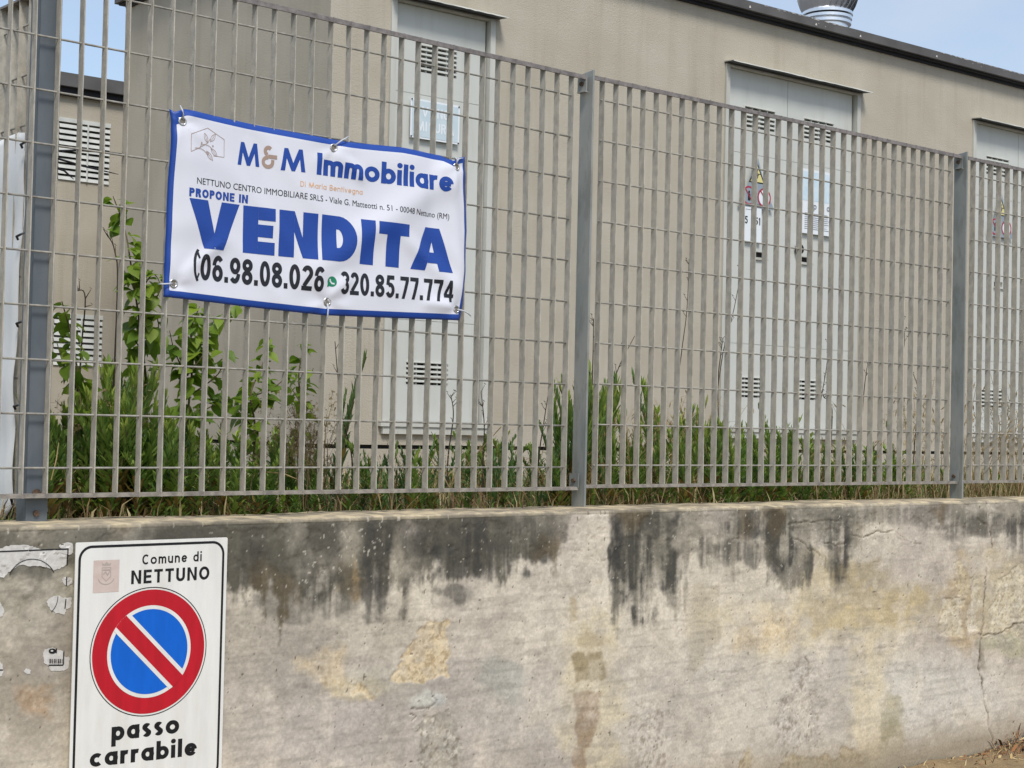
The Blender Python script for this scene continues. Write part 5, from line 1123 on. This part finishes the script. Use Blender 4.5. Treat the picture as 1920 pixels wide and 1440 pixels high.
# fluffy seed head plants
def fluff_mesh(seed):
    r_ = random.Random(seed); b = MB(); b.tube([(0, 0, 0), (.02, 0, .5), (.0, .02, .8)], [.006, .005, .003], 5)
    for k in range(9):
        a = r_.uniform(0, 6.28); z = r_.uniform(.45, .8); e = np.array([math.cos(a)*r_.uniform(.06, .2), math.sin(a)*r_.uniform(.06, .2), z+r_.uniform(.08, .24)]); b.tube([(0.01, 0, z), tuple(e)], .002, 3)
        for j in range(9):
            c = e+np.array([r_.gauss(0, .03), r_.gauss(0, .03), r_.gauss(0, .035)]); s = r_.uniform(.007, .015); R_ = [np.array([r_.gauss(0, 1), r_.gauss(0, 1), r_.gauss(0, 1)]) for _ in range(4)]; vs = [c+s*q/np.linalg.norm(q) for q in R_]
            b.add(vs, [(0, 1, 2), (0, 3, 1), (1, 3, 2), (0, 2, 3)])
            b.tube([tuple(e), tuple(c)], .0009, 3, cap=False)
    return b.mesh('seed_head_plant', m_fluff)
FL = [fluff_mesh(s) for s in range(4)]
r_ = random.Random(9)
for k in range(30):
    x = r_.choice([r_.gauss(570, 28), r_.gauss(470, 50), r_.gauss(600, 20), r_.gauss(150, 30)]); Y = r_.uniform(.2, .8); ty = r_.uniform(735, 860) if x > 400 else r_.uniform(660, 800); q = onY(x, ty, Y); z0 = gz(q[0], Y)
    o = obj('seed_head_plant', FL[k % 4], None, (q[0], Y, z0), (r_.gauss(0, .1), r_.gauss(0, .1), r_.uniform(0, 6.28))); h = max(.1, q[2]-z0); o.scale = (h, h, h); tag(o, 'beige plant gone to seed with fluffy heads below the banner', 'dry plant', 'dry seed head plants')
for k in range(14):
    x = r_.uniform(1640, 1915); Y = r_.uniform(.2, .9); ty = r_.uniform(730, 860); q = onY(x, ty, Y); Yb = Y+float(bendY(q[0])); z0 = gz(q[0], Yb)
    o = obj('seed_head_plant', FL[k % 4], None, (q[0], Yb, z0), (r_.gauss(0, .2), r_.gauss(0, .2), r_.uniform(0, 6.28))); h = max(.1, q[2]-z0); o.scale = (h*.8, h*.8, h); tag(o, 'brown dried plant with curled heads beside the right post', 'dry plant', 'dry plants beside the right post')
# tall dark dry stems against the cabin wall
STEMS = [[(1268, 760), (1278, 660), (1288, 580), (1292, 485)], [(1340, 780), (1356, 660), (1376, 580), (1394, 484)], [(1346, 730), (1352, 660), (1356, 634)], [(1535, 780), (1548, 700), (1554, 640)], [(1618, 760), (1624, 700), (1628, 680)], [(1690, 700), (1696, 640), (1694, 605)],
         [(1110, 760), (1112, 660), (1113, 597)], [(1150, 760), (1156, 700), (1190, 630)], [(1560, 770), (1545, 745), (1540, 735)], [(840, 860), (850, 780), (845, 740)], [(905, 880), (908, 800), (902, 735)], [(1010, 860), (1020, 790), (1028, 738)], [(660, 860), (640, 770), (628, 640)], [(1715, 830), (1722, 740), (1712, 700)], [(220, 560), (215, 470), (200, 440)], [(150, 700), (160, 560), (144, 545)]]
for k, pts in enumerate(STEMS):
    r2_ = random.Random(k); Y = 1.3 if k < 6 else .6; q0 = onY(pts[0][0], pts[0][1], Y); Y += float(bendY(q0[0])); W3 = [onY(x, y, Y+r2_.uniform(-.03, .03)) for x, y in pts]; base = np.array([W3[0][0], Y, gz(W3[0][0], Y)])
    W3 = [base]+W3; sp = smooth_path([p-base for p in W3], 6); b = MB(); b.tube(sp, [.0034*(1-.65*i/len(sp)) for i in range(len(sp))], 5)
    for j in range(6):
        p = sp[int(len(sp)*r2_.uniform(.55, .98))]; a = r2_.uniform(0, 6.28); e = p+np.array([math.cos(a)*.02, math.sin(a)*.01, r2_.uniform(.005, .03)]); b.tube([tuple(p), tuple(e)], [.0016, .0008], 4)
        s = .005; b.add([e+np.array([s, 0, 0]), e+np.array([0, s, s]), e+np.array([-s, 0, s*1.6]), e+np.array([0, -s, .5*s])], [(0, 1, 2), (0, 2, 3), (0, 3, 1), (1, 3, 2)])
    o = b.build('dry_weed', m_twig); o.location = base; tag(o, 'thin dark dry stem rising against the cabin wall', 'dry stem', 'tall dark dry stems')
# low growth, litter on the earth: nobody could count it
def scatter_blades(name, n, xr, Yr, hr, wr, cols, seed, m, flat=False):
    g = np.random.default_rng(seed); V = []; Fc = []; C_ = []
    xs = g.uniform(*xr, n); Ys = Yr[0]+(Yr[1]-Yr[0])*g.random(n)**1.5; zs = soilZ(xs, Ys); Yw = Ys+bendY(xs)
    for i in range(n):
        h = g.uniform(*hr); a = g.uniform(0, 2*PI); w_ = g.uniform(*wr); d = np.array([math.cos(a), math.sin(a), 0]); sd_ = np.array([-math.sin(a), math.cos(a), 0])*w_; b_ = np.array([xs[i], Yw[i], zs[i]-.004])
        ln = g.uniform(.2, 1.0)
        if flat: p1 = b_+d*h*.5+np.array([0, 0, g.uniform(.0, .02)]); p2 = b_+d*h+np.array([0, 0, g.uniform(-.002, .02)])
        else: p1 = b_+d*h*.25*ln+np.array([0, 0, h*.6]); p2 = b_+d*h*.75*ln+np.array([0, 0, h*(1-.35*ln)])
        k = len(V); V += [b_-sd_*.6, b_+sd_*.6, p1+sd_, p1-sd_, p2]; Fc += [(k, k+1, k+2, k+3), (k+3, k+2, k+4)]
        c0, c1 = cols[g.integers(len(cols))]; q = g.random(); C_ += [[c0[j]+(c1[j]-c0[j])*q for j in range(3)]]*5
    o = obj(name, tint_mesh(name, V, Fc, C_, m)); return tag(o, kind='stuff')
GR = ((74, 104, 40), (108, 134, 58)); BR = ((110, 84, 52), (150, 124, 84)); ST = ((186, 166, 118), (206, 190, 146))
tag(scatter_blades('low_grass', 15000, (-.4, 7.5), (.08, 2.2), (.03, .13), (.0012, .0034), [GR, GR, BR, BR, ST], 1, m_grass), 'low green grass and seedlings on the yard earth', 'grass')
tag(scatter_blades('leaf_litter', 16000, (-.4, 7.5), (.04, 2.2), (.015, .08), (.001, .005), [BR, BR, ST, ((86, 66, 44), (104, 80, 54))], 2, m_grass, True), 'brown litter and broken straw on the yard earth', 'litter')
tag(scatter_blades('straw_tangle', 2600, (3.3, 5.4), (.06, .9), (.05, .22), (.0008, .002), [ST, BR], 4, m_grass), 'tangle of fine straw by the right post', 'dry grass')
# long straws leaning across the foot of the fence
for k, (a, c, dy) in enumerate((((800, 850), (862, 950), 0), ((868, 846), (905, 945), 0), ((1000, 860), (1035, 948), 0), ((870, 880), (940, 800), .1), ((1175, 800), (1182, 935), 0), ((1280, 915), (1312, 945), 0), ((1560, 830), (1566, 925), 0), ((1870, 904), (1888, 930), 0), ((500, 885), (560, 900), .02), ((110, 830), (96, 900), 0), ((1100, 900), (1125, 940), 0), ((960, 905), (1000, 950), 0), ((700, 905), (716, 958), 0))):
    Y = .045; q0 = onY(*a, Y); Y += float(bendY(q0[0])); A_ = onY(*a, Y+dy+.02); B_ = onY(*c, Y); mid = (A_+B_)/2+np.array([.004, 0, .006]); b = MB(); b.tube([B_-B_, mid-B_, A_-B_], [.0014, .0018, .0012], 4); o = b.build('leaning_straw', m_straw); o.location = B_
    tag(o, 'long pale straw leaning at the foot of the fence', 'straw', 'long straws at the fence foot')
# litter heap against the wall foot at the lower right
g = np.random.default_rng(8); b = MB()
V = []; Fc = []; C_ = []
for i in range(2600):
    t = g.random(); X = 3.35+1.6*t+g.normal(0, .05); amt = max(.12, math.exp(-((X-4.12)/.22)**2)); d_ = abs(g.normal(0, .05+.07*amt)); yb = WALLY+float(bendY(X))-.004-d_; z = -1.075+amt*.085*math.exp(-d_/.09)*g.random()+.005
    a = g.uniform(0, 6.28); h = g.uniform(.01, .07); w_ = g.uniform(.0006, .0022) if i % 4 else g.uniform(.003, .006); d = np.array([math.cos(a), math.sin(a)*.6, g.normal(0, .3)]); sd_ = np.array([-math.sin(a), math.cos(a), .2])*w_; p = np.array([X, min(yb, WALLY+float(bendY(X))-.004), z])
    q2 = p+d*h; q2[1] = min(q2[1], WALLY+float(bendY(X))-.003); q1 = (p+q2)/2+np.array([0, 0, .008])
    k = len(V); V += [p-sd_, p+sd_, q1+sd_, q1-sd_, q2]; Fc += [(k, k+1, k+2, k+3), (k+3, k+2, k+4)]; c0, c1 = [((120, 78, 48), (160, 110, 70)), ((60, 42, 34), (92, 64, 46)), ((186, 160, 110), (214, 190, 140))][g.integers(3)]; q = g.random(); C_ += [[c0[j]+(c1[j]-c0[j])*q for j in range(3)]]*5
tag(obj('litter_heap', tint_mesh('litter_heap', V, Fc, C_, m_litter)), 'heap of dead leaves and twigs at the foot of the wall', 'litter', kind='stuff')
lm_ = bpy.data.materials['brown dead leaves']
